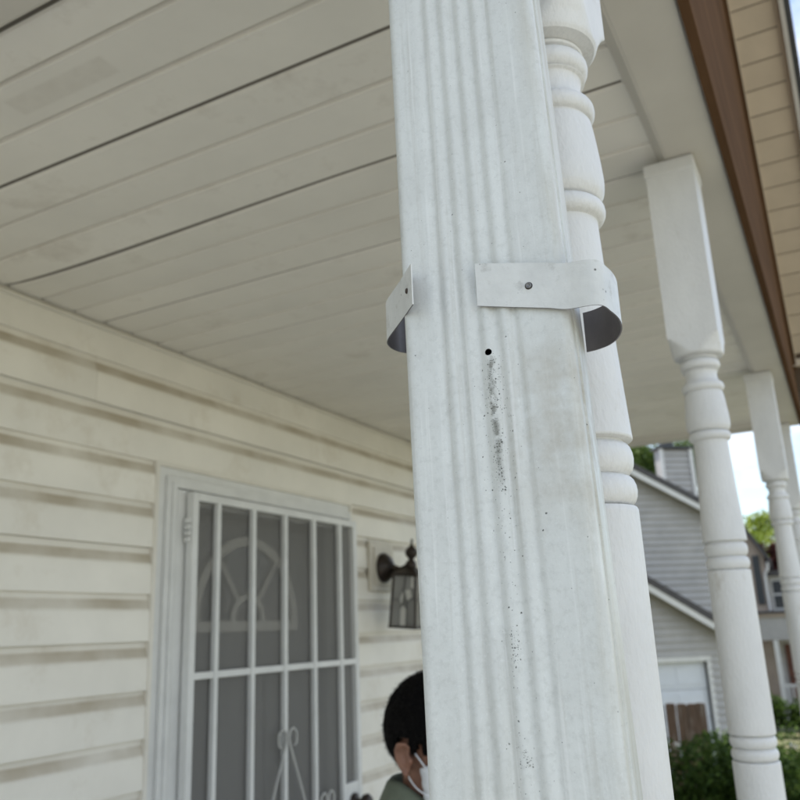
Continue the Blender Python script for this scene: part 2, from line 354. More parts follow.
# ---------------------------------------------------------------- ground and porch floor
xs = [-400, -120, -40, -20, -10, -5, -2, 0, 2, 5, 10, 20, 40, 120, 400]
ys = [-400, -120, -40, -15, -5, 0, 4.8, 5.8, 6.8, 7.8, 8.8, 9.8, 10.8, 11.8, 12.8, 13.8, 14.8, 18, 22, 28, 40, 80, 160, 400]
bm = bmesh.new(); g = [[bm.verts.new((x, y, ground_z(x, y))) for y in ys] for x in xs]
for i in range(len(xs) - 1):
    for j in range(len(ys) - 1): bm.faces.new((g[i][j], g[i + 1][j], g[i + 1][j + 1], g[i][j + 1]))
tag(mesh_obj('ground', bm, 'lawn', smooth=True), 'sloping green lawn around the houses', kind='structure')
tag(boxo('porch_floor', 'floor', None, (-1.78, .02, .42, 4.49, GROUND - .05, FLOOR), .008), 'grey concrete porch slab below the posts', kind='structure')
bm = bmesh.new(); box(bm, .0, 1.2, 1.75, 2.95, GROUND - .05, GROUND + .085, .008)
tag(mesh_obj('front_path', bm, 'floor'), 'concrete step and path in front of the porch', kind='structure')
boxo('path_slab', 'floor', bpy.data.objects['front_path'], (1.2, 9, 1.8, 2.9, GROUND - .05, GROUND + .02), .006)

bm = bmesh.new(); box(bm, -1.6, 9.2, -4.6, .15, GROUND - .05, GROUND + .012, .004)  # unseen concrete, added to bounce neutral light onto the downspout
tag(mesh_obj('bounce_apron', bm, 'floor'), 'unseen concrete apron beside the porch, added to bounce light', kind='structure')
M['asphalt'] = material('asphalt', (.075, .073, .070), .9, .2, 4, .5, 80)
def strip(name, mat, label, x0, x1, dz, th=.12):
    bm = bmesh.new(); rows = []
    for yv in [v for v in ys if -160 <= v <= 160]:
        z = ground_z(0, yv) + dz; rows.append([bm.verts.new(q) for q in ((x0, yv, z), (x1, yv, z), (x1, yv, z - th), (x0, yv, z - th))])
    for a_, b_ in zip(rows, rows[1:]):
        for k in range(4): bm.faces.new((a_[k], a_[(k + 1) % 4], b_[(k + 1) % 4], b_[k]))
    bmesh.ops.recalc_face_normals(bm, faces=bm.faces); tag(mesh_obj(name, bm, mat), label, kind='structure')
strip('street', 'asphalt', 'asphalt street in front of the houses', 10.8, 18, .004)
strip('sidewalk', 'floor', 'concrete sidewalk along the street', 9.2, 10.79, .12, .2)

# ---------------------------------------------------------------- the house with its siding and doors
house = thing('house', 'house wall clad in cream vinyl lap siding with a white barred door', 'house', (WALL, 2.3, GROUND))
HL = lambda x, y, z: (x - WALL, y - 2.3, z - GROUND)          # to house-local
def hbox(name, mat, parent, x0, x1, y0, y1, z0, z1, bev=0):
    a = HL(x0, y0, z0); b = HL(x1, y1, z1); return boxo(name, mat, parent, (a[0], b[0], a[1], b[1], a[2], b[2]), bev)
# sheathing behind the boards with the doorway left open (three pieces round the opening)
DY0, DY1, DTOP = 1.86, 2.85, .455
bm = bmesh.new()
for y0, y1, z0, z1 in ((-3, DY0, GROUND - .3, 3.1), (DY1, 7.5, GROUND - .3, 3.1), (DY0, DY1, DTOP, 3.1)):
    a = HL(WALL - .14, y0, z0); b = HL(WALL, y1, z1); box(bm, a[0], b[0], a[1], b[1], a[2], b[2])
a = HL(-9, -3, GROUND - .3); b = HL(WALL - .9, 7.5, 3.1); box(bm, a[0], b[0], a[1], b[1], a[2], b[2])
for y0, y1 in ((-3, -2.86), (7.36, 7.5)):
    a = HL(WALL - .9, y0, GROUND - .3); b = HL(WALL - .14, y1, 3.1); box(bm, a[0], b[0], a[1], b[1], a[2], b[2])
mesh_obj('wall', bm, 'trim', house)
bm = bmesh.new(); extrude_profile(bm, [(-9.4 - WALL, 3.1 - GROUND), (WALL + .35 - WALL, 3.1 - GROUND), (WALL + .35 - WALL, 3.25 - GROUND), (-5.4 - WALL, 5.2 - GROUND), (-9.4 - WALL, 3.25 - GROUND)], 'y', -3.3 - 2.3, 7.8 - 2.3)
mesh_obj('roof', bm, 'shingle', house)
LAP = .1287
PROF = [(0, 0), (.0138, 0), (.0142, .002), (.0125, .074), (.0120, .0815), (.0105, .0845), (.0032, .1105), (.0022, .1135), (.0020, LAP), (0, LAP)]
board_mesh = {}
def siding_board(y0, y1, zb, h=LAP, dx=0):
    key = (round(y1 - y0, 4), round(h, 4))
    if key not in board_mesh:
        bm = bmesh.new(); L_ = y1 - y0; pr = [(x, min(z, h)) for x, z in PROF]
        n = max(1, int(L_ / .5)); rings = []
        for i in range(n + 1):
            yy = L_ * i / n; wob = .0007 * math.sin(i * 2.3 + key[0] * 9)
            rings.append([bm.verts.new((x + (wob if x > .001 else 0), yy, z)) for x, z in pr])
        for a, b in zip(rings, rings[1:]):
            for k in range(len(pr) - 1): bm.faces.new((a[k], b[k], b[k + 1], a[k + 1]))
        bm.faces.new(rings[0]); bm.faces.new(rings[-1][::-1]); bmesh.ops.recalc_face_normals(bm, faces=bm.faces)
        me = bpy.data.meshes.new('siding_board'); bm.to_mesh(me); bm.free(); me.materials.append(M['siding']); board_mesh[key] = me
    o = bpy.data.objects.new('siding_board', board_mesh[key]); link(o, house)
    o.location = HL(WALL + dx, y0, zb)
    o.rotation_euler = (random.uniform(-.0007, .0007), 0, 0)
k = -14
while True:
    zb = .0015 + LAP * k
    if zb > 3.0: break
    if zb < GROUND + .05: k += 1; continue
    h = LAP
    if k == 6: h = CEIL - zb - .006
    if k >= 4:
        if k == 5:
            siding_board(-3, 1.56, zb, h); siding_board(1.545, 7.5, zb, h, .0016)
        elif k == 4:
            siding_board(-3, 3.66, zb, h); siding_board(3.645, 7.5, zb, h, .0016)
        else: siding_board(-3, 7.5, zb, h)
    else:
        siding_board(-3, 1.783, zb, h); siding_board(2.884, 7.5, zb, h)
    k += 1
# ceiling channel along the wall
bm = bmesh.new(); y0, y1 = .64 - 2.3, 4.02 - 2.3; zc = CEIL - GROUND
extrude_profile(bm, [(.010, zc - .016), (.024, zc - .016), (.026, zc - .0145), (.026, zc - .010), (.016, zc - .009), (.016, zc + .004), (.010, zc + .004)], 'y', y0, y1)
mesh_obj('ceiling_channel', bm, 'siding', house)
# door casing: outer channel, flat, and recessed jamb
casing_z = .495
def ring_frame(bm, y0, y1, zt, x0, x1, wd, zb=FLOOR):
    for a, b, c, d in ((y0, y0 + wd, zb, zt), (y1 - wd, y1, zb, zt), (y0 + wd, y1 - wd, zt - wd, zt)):
        p = HL(x0, a, c); q = HL(x1, b, d); box(bm, p[0], q[0], p[1], q[1], p[2], q[2], .0015)
bm = bmesh.new(); ring_frame(bm, 1.783, 2.884, .5145, WALL - .001, WALL + .019, .012); mesh_obj('casing_channel', bm, 'siding', house)
bm = bmesh.new(); ring_frame(bm, 1.795, 2.872, .5025, WALL, WALL + .012, .036); mesh_obj('door_casing', bm, 'door_white', house)
bm = bmesh.new(); ring_frame(bm, 1.825, 2.866, .474, WALL + .0125, WALL + .024, .024); ring_frame(bm, 1.843, 2.860, .458, WALL + .0245, WALL + .030, .016); mesh_obj('storm_frame', bm, 'door_white', house)
bm = bmesh.new(); ring_frame(bm, 1.862, 2.857, .4385, WALL + .012, WALL + .0275, .042); mesh_obj('storm_stop', bm, 'door_white', house)
bm = bmesh.new(); ring_frame(bm, DY0, DY1, DTOP, WALL - .14, WALL - .001, .012); mesh_obj('door_jamb', bm, 'door_white', house)
# security door leaf: y 1.90 .. 2.845, top .43
sdoor = bpy.data.objects.new('security_door', None); link(sdoor, house); sdoor.location = HL(WALL + .012, 1.90, FLOOR)
SX = WALL + .030
def sd_box(name, mat, x0, x1, y0, y1, z0, z1, bev=.0015):
    o_ = sdoor.location; return boxo(name, mat, sdoor, (x0 - WALL - .012, x1 - WALL - .012, y0 - 1.90, y1 - 1.90, z0 - FLOOR, z1 - FLOOR), bev)
for nm, y0, y1, z0, z1 in (('stile', 1.897, 1.922, FLOOR + .02, .432), ('stile', 2.823, 2.848, FLOOR + .02, .432), ('top_rail', 1.922, 2.823, .407, .432), ('bottom_rail', 1.922, 2.823, FLOOR + .02, FLOOR + .14)):
    sd_box(nm, 'door_white', WALL + .033, WALL + .060, y0, y1, z0, z1, .002)
for yb in (2.013, 2.190, 2.367, 2.544, 2.721):
    sd_box('bar', 'door_white', WALL + .046, WALL + .064, yb - .0085, yb + .0085, FLOOR + .14, .408, .0025)
sd_box('crossbar', 'door_white', WALL + .0455, WALL + .0605, 1.921, 2.824, -.112, -.092, .002)
sd_box('crossbar', 'door_white', WALL + .0455, WALL + .0605, 1.921, 2.824, -1.25, -1.23, .002)
sd_box('lock_panel', 'door_white', WALL + .036, WALL + .058, 2.729, 2.824, -.78, -.520, .002)
bm = bmesh.new(); p0 = lambda y, z, x=WALL + .040: (x - WALL - .012, y - 1.90, z - FLOOR)
v = [bm.verts.new(p0(*q)) for q in ((1.915, FLOOR + .1), (2.83, FLOOR + .1), (2.83, .42), (1.915, .42))]; bm.faces.new(v)
r_ = bmesh.ops.solidify(bm, geom=bm.faces[:], thickness=.0008); mesh_obj('screen', bm, 'screen', sdoor)
def scroll(yc, zc, s, hand=1):
    """an inverted V of flat bar whose tips curl outwards at the top"""
    for sgn in (-1, 1):
        pts = [(yc + sgn * .19 * s, zc - .42 * s), (yc + sgn * .10 * s, zc - .20 * s), (yc + sgn * .018 * s, zc - .02 * s), (yc + sgn * .008 * s, zc + .022 * s), (yc + sgn * .025 * s, zc + .042 * s), (yc + sgn * .047 * s, zc + .03 * s), (yc + sgn * .048 * s, zc - .002 * s), (yc + sgn * .036 * s, zc - .012 * s)]
        bm = bmesh.new(); tube(bm, catmull([p0(y, z, WALL + .069) for y, z in pts], 5), .0042, 6); mesh_obj('scroll', bm, 'scroll', sdoor, True)
scroll(2.367, -.335, 1.0)
scroll(2.600, -.555, .8)
scroll(2.135, -.62, .8)
for zz in (.28, -1.2):
    for i in range(4): sd_box('hinge', 'door_white', WALL + .033, WALL + .054, 1.887, 1.8965, zz + i * .019, zz + i * .019 + .016, .003)
bm = bmesh.new(); lathe(bm, [(.001, 0), (.030, .0), (.030, .006), (.012, .010), (.012, .035), (.026, .042), (.030, .056), (.022, .068), (.001, .070)], 20)
bmesh.ops.rotate(bm, verts=bm.verts, cent=(0, 0, 0), matrix=Matrix.Rotation(R(90), 3, 'Y')); bmesh.ops.translate(bm, verts=bm.verts, vec=p0(2.79, -.585, WALL + .0582))
mesh_obj('door_knob', bm, 'bronze', sdoor, True)
# entry door behind
fdoor = bpy.data.objects.new('front_door', None); link(fdoor, house); fdoor.location = HL(WALL - .09, 2.355, FLOOR)
FX = WALL - .085
def fl(x, y, z): return (x - WALL + .09, y - 2.355, z - FLOOR)
p = fl(FX - .04, 1.873, FLOOR + .01); q = fl(FX, 2.837, .443); boxo('slab', 'door_slab', fdoor, (p[0], q[0], p[1], q[1], p[2], q[2]), .002)
YC, ZC, RO = 2.335, .055, .285
def arc_band(bm, r0, r1, x0, x1, a0=0, a1=180, n=36):
    pv = []
    for i in range(n + 1):
        a = R(a0 + (a1 - a0) * i / n); c, s = math.cos(a), math.sin(a)
        pv.append([bm.verts.new(fl(x, YC + c * r, ZC + s * r)) for x, r in ((x0, r0), (x0, r1), (x1, r1), (x1, r0))])
    for a, b in zip(pv, pv[1:]):
        for k in range(4): bm.faces.new((a[k], a[(k + 1) % 4], b[(k + 1) % 4], b[k]))
    bm.faces.new(pv[0]); bm.faces.new(pv[-1][::-1]); bmesh.ops.recalc_face_normals(bm, faces=bm.faces)
bm = bmesh.new(); arc_band(bm, RO - .032, RO, FX, FX + .016); p = fl(FX, YC - RO, ZC - .034); q = fl(FX + .0155, YC + RO, ZC); box(bm, p[0], q[0], p[1], q[1], p[2], q[2]); mesh_obj('fanlight_frame', bm, 'fan_white', fdoor)
bm = bmesh.new(); arc_band(bm, .072, .092, FX + .006, FX + .0145); mesh_obj('muntin', bm, 'fan_white', fdoor)
for a in (52, 128):
    bm = bmesh.new(); c, s = math.cos(R(a)), math.sin(R(a)); tube(bm, [fl(FX + .009, YC + c * .092, ZC + s * .092), fl(FX + .009, YC + c * (RO - .03), ZC + s * (RO - .03))], .0095, 6); mesh_obj('muntin', bm, 'fan_white', fdoor)
bm = bmesh.new(); vv = [bm.verts.new(fl(FX + .003, YC + math.cos(R(a)) * (RO - .03), ZC + math.sin(R(a)) * (RO - .03))) for a in range(0, 181, 6)]; bm.faces.new(vv); mesh_obj('fanlight_pane', bm, 'fan_glass', fdoor)
for yy in (2.08, 2.60):
    for z0, z1 in ((-1.5, -1.0), (-.85, -.1)):
        p = fl(FX, yy - .16, z0); q = fl(FX + .007, yy + .16, z1); boxo('door_panel', 'door_slab', fdoor, (p[0], q[0], p[1], q[1], p[2], q[2]), .006)

# ---------------------------------------------------------------- porch ceiling: planks running out from the wall
ceil = thing('porch_ceiling', 'pale beige plank ceiling over the porch', None, (-.95, 2.3, CEIL), kind='structure')
PL = .1035; y = .921
ks = range(-3, 31); plank_me = {}
for k in ks:
    y0 = .921 + PL * k; y1 = y0 + PL
    y0c, y1c = max(y0, .634), min(y1, 4.018)
    first, last = k % 3 == 0, k % 3 == 2
    key = (first, last, round(y1c - y0c, 4), k if k in (-2, 2, 3) else None)
    if key not in plank_me:
        bm = bmesh.new(); L_ = y1c - y0c
        gl = .0022 if first else .0004; gr = .0022 if last else .0004
        nx = 6; rows = []
        pr = [(gl, .0125), (gl, .0110), ((.0050 if first else .0045) + gl, .0045 if first else .0100), (.0080 + gl, .0010), (.0100 + gl, 0), (L_ * .5, -.0004), (L_ - .0035 - gr, 0), (L_ - .0020 - gr, .0008), (L_ - gr, .0100), (L_ - gr, .0125)]
        nseg = 30 if k in (2, 3) else 1
        for q in range(nseg):
            xa, xb = -.79 + 1.542 * q / nseg, -.79 + 1.542 * (q + 1) / nseg
            A_ = [bm.verts.new((xa, *p)) for p in pr]; B_ = [bm.verts.new((xb, *p)) for p in pr]
            for i in range(len(pr) - 1): bm.faces.new((A_[i], A_[i + 1], B_[i + 1], B_[i])).material_index = 1 if first and i < 2 else 0   # lock channel faces coloured dark, painting in the shade of the joint
            if q == 0: bm.faces.new(A_)
            if q == nseg - 1: bm.faces.new(B_[::-1])
        bmesh.ops.remove_doubles(bm, verts=bm.verts, dist=1e-6); bmesh.ops.recalc_face_normals(bm, faces=bm.faces)
        if k in (2, 3):          # the lock between these two panels has let go and sags near the wall
            for v in bm.verts:
                u = min(1, max(0, (v.co.x + .79) / 1.0)); sag = max(0, math.sin(math.pi * u ** .55)) ** 1.3
                e_ = max(0, v.co.y / L_) if k == 2 else max(0, 1 - v.co.y / L_)
                v.co.z -= sag * .011 * e_ ** 1.5; v.co.y += sag * (-.0015 if k == 2 else .0045) * e_ ** 3
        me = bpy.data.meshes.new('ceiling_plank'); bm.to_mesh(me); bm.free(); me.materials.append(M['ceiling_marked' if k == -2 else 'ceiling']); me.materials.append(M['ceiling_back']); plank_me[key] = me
    o = bpy.data.objects.new('ceiling_plank', plank_me[key]); link(o, ceil); o.location = (0, y0c - 2.3, random.uniform(-.0006, .0006)); o.rotation_euler = (random.uniform(-.004, .004), random.uniform(-.0006, .0006), random.uniform(-.0005, .0005))
boxo('ceiling_backing', 'ceiling_back', ceil, (-.80, .76, .634 - 2.3, 4.02 - 2.3, .0145, .03))

# ---------------------------------------------------------------- beams
def beam_piece(name, parent, y0, y1, z0=BEAM, x0=-.178, x1=-.0845):
    bm = bmesh.new(); extrude_profile(bm, [(x0, z0), (x1, z0), (x1, 1.06), (x0 - .026, 1.06), (x0 - .026, z0 + .030), (x0 - .020, z0 + .022), (x0 - .003, z0 + .0012)], 'y', y0, y1)
    bmesh.ops.bevel(bm, geom=[e for e in bm.edges if abs(e.verts[0].co.z - z0) < .0005 and abs(e.verts[1].co.z - z0) < .0005 and e.calc_length() > .3], offset=.0025, segments=2, affect='EDGES')
    return mesh_obj(name, bm, 'beam', parent)
fb = thing('porch_beam', 'long pale beam carried by the turned posts along the porch front', 'beam', (-.14, 2.3, BEAM), group='porch beams')
for a, b, dz in ((.50, 1.135, 0), (1.128, 4.13, .0012)):
    o = beam_piece('beam_casing', fb, a, b, BEAM + dz); o.location = (.14, -2.3, -BEAM)
for nm, a, b, lab in (('porch_beam', .505, .632, 'pale beam over the near end of the porch, at the top left corner'), ('porch_beam', 4.02, 4.13, 'pale beam across the far end of the porch, seen beyond the posts')):
    bm = bmesh.new(); s = 1 if a < 1 else -1; e_in = b if a < 1 else a; e_out = a if a < 1 else b
    extrude_profile(bm, [(e_out, BEAM), (e_in - s * .022, BEAM + .0003), (e_in - s * .018, BEAM + .002), (e_in + s * .003, BEAM + .030), (e_in + s * .003, 1.05), (e_out, 1.05)], 'x', -1.745, -.206)
    tag(mesh_obj(nm, bm, 'beam'), lab, 'beam', 'porch beams')

# ---------------------------------------------------------------- porch roof: brown gable face, rake soffit, fascia
roof = thing('porch_roof', 'porch gable roof with brown face board and tan plank soffit', 'roof', (-.08, 2.33, BEAM))
RO_ = lambda x, y, z: (x + .08, y - 2.33, z - BEAM)
SL = .9; RZ0 = 4.76                     # far rake line: z = RZ0 - SL*y ; ridge above y = 2.33
RIDGE = RZ0 - SL * 2.33
def rake_z(y): return RZ0 - SL * y if y >= 2.33 else RZ0 - SL * (4.66 - y)
bm = bmesh.new(); pr = [(.50, BEAM - .006), (4.125, BEAM - .006), (4.125, rake_z(4.125)), (2.33, RIDGE), (.535, rake_z(.535)), (.50, rake_z(.535) - .03)]
extrude_profile(bm, [(a - 2.33, b - BEAM) for a, b in pr], 'x', -.0835 + .08, -.068 + .08); mesh_obj('gable_board', bm, 'brown', roof)
ang = math.atan(SL); ln = math.hypot(1, SL)
def rake_piece(name, mat, x0, x1, ya, yb, off0, off1, far=True):
    """slab lying along the rake between ya and yb, offsets measured square to the slope (negative = below)"""
    s = 1 if far else -1
    def pt(y, off):
        nx_, nz_ = SL / ln, 1 / ln
        yy, zz = y + nx_ * off, RZ0 - SL * y + nz_ * off
        if not far: yy = 4.66 - yy
        return (yy - 2.33, zz - BEAM)
    bm = bmesh.new(); extrude_profile(bm, [pt(ya, off0), pt(yb, off0), pt(yb, off1), pt(ya, off1)], 'x', x0 + .08, x1 + .08)
    return mesh_obj(name, bm, mat, roof)
B = .1016 / ln
for far in (True, False):
    yy = 2.35
    while yy < 4.0:
        rake_piece('soffit_plank', 'soffit', -.062, .094, yy + .0012, yy + B - .0022, -.001, .006, far); yy += B
    rake_piece('soffit_backing', 'soffit_back', -.066, .10, 2.33, 4.27, .0065, .02, far)
    rake_piece('rake_molding', 'brown', -.0678, -.0555, 2.345, 4.06, -.030, -.0015, far)
    rake_piece('soffit_bead', 'soffit', -.0553, -.0515, 2.345, 4.06, -.006, -.0012, far)
    rake_piece('soffit_channel', 'soffit', .0945, .108, 2.34, 4.28, -.007, .0062, far)
    rake_piece('rake_fascia', 'gutter', .1083, .124, 2.34, 4.28, -.030, .10, far)
    rake_piece('drip_edge', 'gutter_dark', .1243, .140, 2.34, 4.28, .030, .105, far)
    rake_piece('roof_slope', 'shingle', -1.70, .150, 2.33, 4.30, .107, .15, far)
    rake_piece('roof_deck', 'trim', -1.70, .1075, 2.33, 4.26, .021, .1065, far)
bm = bmesh.new()     # trough of the near eave that the downspout drains
extrude_profile(bm, [(a - 2.33, b - BEAM) for a, b in ((.268, .985), (.262, .985), (.262, .925), (.285, .872), (.355, .872), (.355, .985), (.349, .985), (.349, .878), (.289, .878), (.268, .928))], 'x', -1.66, .225); mesh_obj('gutter', bm, 'gutter', roof)
bz = rake_z(4.02)
for yc, s in ((4.02, 1),):
    p = RO_(-.0675, min(yc, yc + s * .03), bz - .045); q = RO_(.1078, max(yc, yc + s * .03), bz - .012); boxo('return_trim', 'soffit', roof, (p[0], q[0], p[1], q[1], p[2], q[2]), .002)
    p = RO_(-.067, min(yc + s * .032, yc + s * .30), bz - .31); q = RO_(.10, max(yc + s * .032, yc + s * .30), bz - .01 - .24); boxo('eave_return', 'brown', roof, (p[0], q[0], p[1], q[1], p[2], q[2]), .002)

# ---------------------------------------------------------------- turned posts
POST_TOP = [(.08, BEAM), (.08, .50), (.064, .4935), (.058, .490), (.052, .482), (.047, .472), (.0435, .462), (.0415, .4595), (.030, .4575)]
def bead(zc, hh, rg, rm, n=9):
    return [(rg + (rm - rg) * math.sqrt(max(0, 1 - t * t)), zc - t * hh) for t in [math.sin(math.pi / 2 * (-1 + 2 * i / (n - 1))) for i in range(n)]]
def curve(pts, n=5): return [(p.x, p.y) for p in catmull([(r, z, 0) for r, z in pts], n)]
SHAFT = [(.029, .4583)] + bead(.4555, .0022, .0285, .0318, 5) + [(.0272, .4528)] + bead(.4430, .0088, .0278, .0346) + [(.0272, .4338)] + bead(.4322, .0012, .0285, .0312, 5) \
    + curve([(.0280, .4305), (.0268, .4240), (.0278, .4150), (.0308, .4098)]) + bead(.4015, .0080, .0305, .0362) + [(.0298, .3915)] \
    + curve([(.0322, .3905), (.0338, .3800), (.0354, .3640), (.0367, .3480), (.0372, .3360), (.0362, .3270), (.0330, .3215), (.0300, .3203)]) + [(.0292, .3195)] + bead(.3112, .0078, .0300, .0358) \
    + curve([(.0288, .3025), (.0298, .2700), (.0318, .2100), (.0340, .1650), (.0357, .1345), (.0361, .1295)]) + [(.0360, .1280), (.0352, .1272), (.0294, .1264)] \
    + bead(.1135, .0115, .0296, .0352) + [(.0290, .1016)] + bead(.0905, .0105, .0296, .0354) + [(.0290, .0796), (.0338, .0786), (.0346, .0770), (.0347, .0740)] \
    + [(.0352, -.020), (.0358, -.1200), (.0362, -.1770), (.0360, -.1790), (.0352, -.1798), (.0300, -.1806)] + bead(-.1905, .0092, .0302, .0360) + [(.0298, -.2000)] + bead(-.2095, .0092, .0302, .0360) \
    + [(.0300, -.2192), (.0352, -.2199), (.0361, -.2210), (.0363, -.2230), (.0362, -.52), (.0358, -.54), (.0300, -.5415)] + bead(-.552, .010, .0305, .0350) + [(.0300, -.5625), (.0355, -.5645), (.0300, -.68)] + bead(-.70, .012, .0290, .0355) + [(.0300, -.735)]
POST_BASE = [(.030, -.734), (.0435, -.738), (.052, -.758), (.064, -.770), (.08, -.776), (.08, FLOOR)]
def make_post(x, y, label, detail):
    seg = 64 if detail else 32
    t = thing('porch_post', label, 'post', (x, y, FLOOR), random.uniform(-.012, .012), 'turned porch posts')
    rel = lambda pr: [(r, z - FLOOR) for r, z in pr]
    def dens(pr, n=4):
        out = []
        for (r0, z0), (r1, z1) in zip(pr, pr[1:]):
            for i in range(n): out.append((r0 + (r1 - r0) * i / n, z0 + (z1 - z0) * i / n))
        return out + [pr[-1]]
    bm = bmesh.new(); lathe(bm, rel([POST_TOP[0]] + dens(POST_TOP[1:])), seg, sq=.0435); auto_smooth(mesh_obj('top_block', bm, 'post', t), 30)
    bm = bmesh.new(); lathe(bm, rel(SHAFT), seg); auto_smooth(mesh_obj('shaft', bm, 'post', t), 42)
    bm = bmesh.new(); lathe(bm, rel(dens(POST_BASE[:-1]) + [POST_BASE[-1]]), seg, sq=.0435); auto_smooth(mesh_obj('base_block', bm, 'post', t), 30)
    # caulked band at the head of the post
    bm = bmesh.new(); z0, z1 = BEAM - .028 - FLOOR, BEAM - .0015 - FLOOR; box(bm, -.0462, .0462, -.0462, .0462, z0, z1, .003)
    for v in bm.verts:
        v.co += Vector((mnoise.noise(v.co * 40 + Vector((x * 9, y, 0))), mnoise.noise(v.co * 40 + Vector((7, y, x))), 0)) * .0012
    mesh_obj('head_band', bm, 'post', t)
    return t
make_post(-.157, .588, 'white turned porch post directly behind the downspout', True)
make_post(-.177, 1.522, 'white turned porch post standing alone right of the downspout, under the brown board', True)
make_post(-.172, 3.145, 'smaller white turned porch post second beyond the downspout', False)
make_post(-.172, 4.085, 'farthest turned porch post, at the right edge of the picture', False)

# ---------------------------------------------------------------- downspout
DX, DY_, DZ = -.1689, .4371, 0.0
DW, DD = .1035, .065
ds = thing('downspout', 'white ribbed metal downspout with mildew specks, standing closest in the middle', 'downspout', (DX, DY_, GROUND), R(8))
ds.rotation_euler = (-.060, -.030, R(8))          # it leans slightly, foot towards the viewer
ds.location = Vector((DX, DY_, .15)) - ds.rotation_euler.to_matrix() @ Vector((0, 0, .15 - GROUND))
# section outline, local: x along the face, y into the wall, front at y = 0
def face_y(x):
    f = (x + DW / 2) / DW; yv = 0
    for c in (.245, .350, .460, .570, .680):
        yv += .0015 * math.exp(-((f - c) / .028) ** 2)
    for c in (.2975, .405, .515, .625): yv -= .0007 * math.exp(-((f - c) / .030) ** 2)
    return yv
out = []
rr = .0065; hw = DW / 2
for i in range(121):
    x = -hw + rr + (DW - 2 * rr) * i / 120; out.append((x, face_y(x)))
for i in range(1, 8): a = R(-90 + 90 * i / 8); out.append((hw - rr + rr * math.cos(a), rr + rr * math.sin(a)))
# right side with the lock seam: two fine steps
for p in ((hw, rr), (hw, .0140), (hw + .0011, .0146), (hw + .0012, .0235), (hw + .0002, .0243), (hw, .0300), (hw - .0007, .0308), (hw - .0007, .0315), (hw, .0322), (hw, DD - rr)): out.append(p)
for i in range(1, 8): a = R(0 + 90 * i / 8); out.append((hw - rr + rr * math.cos(a), DD - rr + rr * math.sin(a)))
out += [(hw - rr, DD), (-hw + rr, DD)]
for i in range(1, 8): a = R(90 + 90 * i / 8); out.append((-hw + rr + rr * math.cos(a), DD - rr + rr * math.sin(a)))
out += [(-hw, DD - rr), (-hw, rr)]
for i in range(1, 8): a = R(180 + 90 * i / 8); out.append((-hw + rr + rr * math.cos(a), rr + rr * math.sin(a)))
inner = [(x * .975, .0011 + (yv) * .965) for x, yv in out]
ZT = .70
bm = bmesh.new(); zs = [-1.55] + list(np.linspace(-.5, .62, 40)) + [ZT]
rings = []
for z in zs:
    dent = [0.00035 * mnoise.noise(Vector((x * 22, yv * 22, z * 7))) for x, yv in out]
    rings.append([[bm.verts.new((x, yv + d, z)) for (x, yv), d in zip(out, dent)], [bm.verts.new((x, yv + d, z)) for (x, yv), d in zip(inner, dent)]])
n = len(out)
for a, b in zip(rings, rings[1:]):
    for k in range(n):
        bm.faces.new((a[0][k], a[0][(k + 1) % n], b[0][(k + 1) % n], b[0][k])); bm.faces.new((a[1][k], b[1][k], b[1][(k + 1) % n], a[1][(k + 1) % n]))
for r_, fl_ in ((rings[0], 1), (rings[-1], 0)):
    for k in range(n):
        q = (r_[0][k], r_[0][(k + 1) % n], r_[1][(k + 1) % n], r_[1][k]); bm.faces.new(q[::-1] if fl_ else q)
bmesh.ops.recalc_face_normals(bm, faces=bm.faces)
pipe = mesh_obj('pipe', bm, ['downspout', 'hole'], ds); pipe.location = (0, 0, -GROUND)
# the empty screw hole is cut right through the front sheet
HX, HZ, HR = .0016, .1582, .0021
bmc = bmesh.new(); bmesh.ops.create_cone(bmc, segments=20, radius1=HR, radius2=HR, depth=.02, cap_ends=True)
bmesh.ops.rotate(bmc, verts=bmc.verts, cent=(0, 0, 0), matrix=Matrix.Rotation(R(90), 3, 'X')); bmesh.ops.translate(bmc, verts=bmc.verts, vec=(HX, .0, HZ))
cut = mesh_obj('cutter', bmc, 'hole', ds); cut.location = (0, 0, -GROUND)
md = pipe.modifiers.new('cut', 'BOOLEAN'); md.object = cut; md.solver = 'EXACT'
bpy.context.view_layer.update(); dg = bpy.context.evaluated_depsgraph_get()
me2 = bpy.data.meshes.new_from_object(pipe.evaluated_get(dg)); pipe.modifiers.clear()
if len(me2.polygons) > 1000: pipe.data = me2
bpy.data.objects.remove(cut)
auto_smooth(pipe, 40)
# elbow at the top going out of the picture to the eave, shoe at the bottom
bm = bmesh.new()
def sect(cy, cz, tilt, s=1.02):
    c, sn = math.cos(tilt), math.sin(tilt)
    return [bm.verts.new((x * s, cy + (yv - DD / 2) * s * c, cz + (yv - DD / 2) * s * sn)) for x, yv in out[::3]]
path = [(DD / 2, ZT - .03, 0), (DD / 2 - .003, ZT, R(10)), (DD / 2 - .02, ZT + .05, R(32)), (DD / 2 - .08, ZT + .10, R(42)), (DD / 2 - .135, ZT + .150, R(25)), (DD / 2 - .145, ZT + .172, R(6))]
rg = [sect(*p) for p in path]; m_ = len(rg[0])
for a, b in zip(rg, rg[1:]):
    for k in range(m_): bm.faces.new((a[k], a[(k + 1) % m_], b[(k + 1) % m_], b[k]))
el = auto_smooth(mesh_obj('elbow', bm, 'downspout', ds), 40); el.location = (0, 0, -GROUND)
bm = bmesh.new(); path = [(DD / 2, -1.50, 0), (DD / 2, -1.56, R(-10)), (DD / 2 - .03, -1.64, R(-40)), (DD / 2 - .12, -1.74, R(-55)), (DD / 2 - .22, -1.80, R(-60))]
rg = [sect(*p) for p in path]
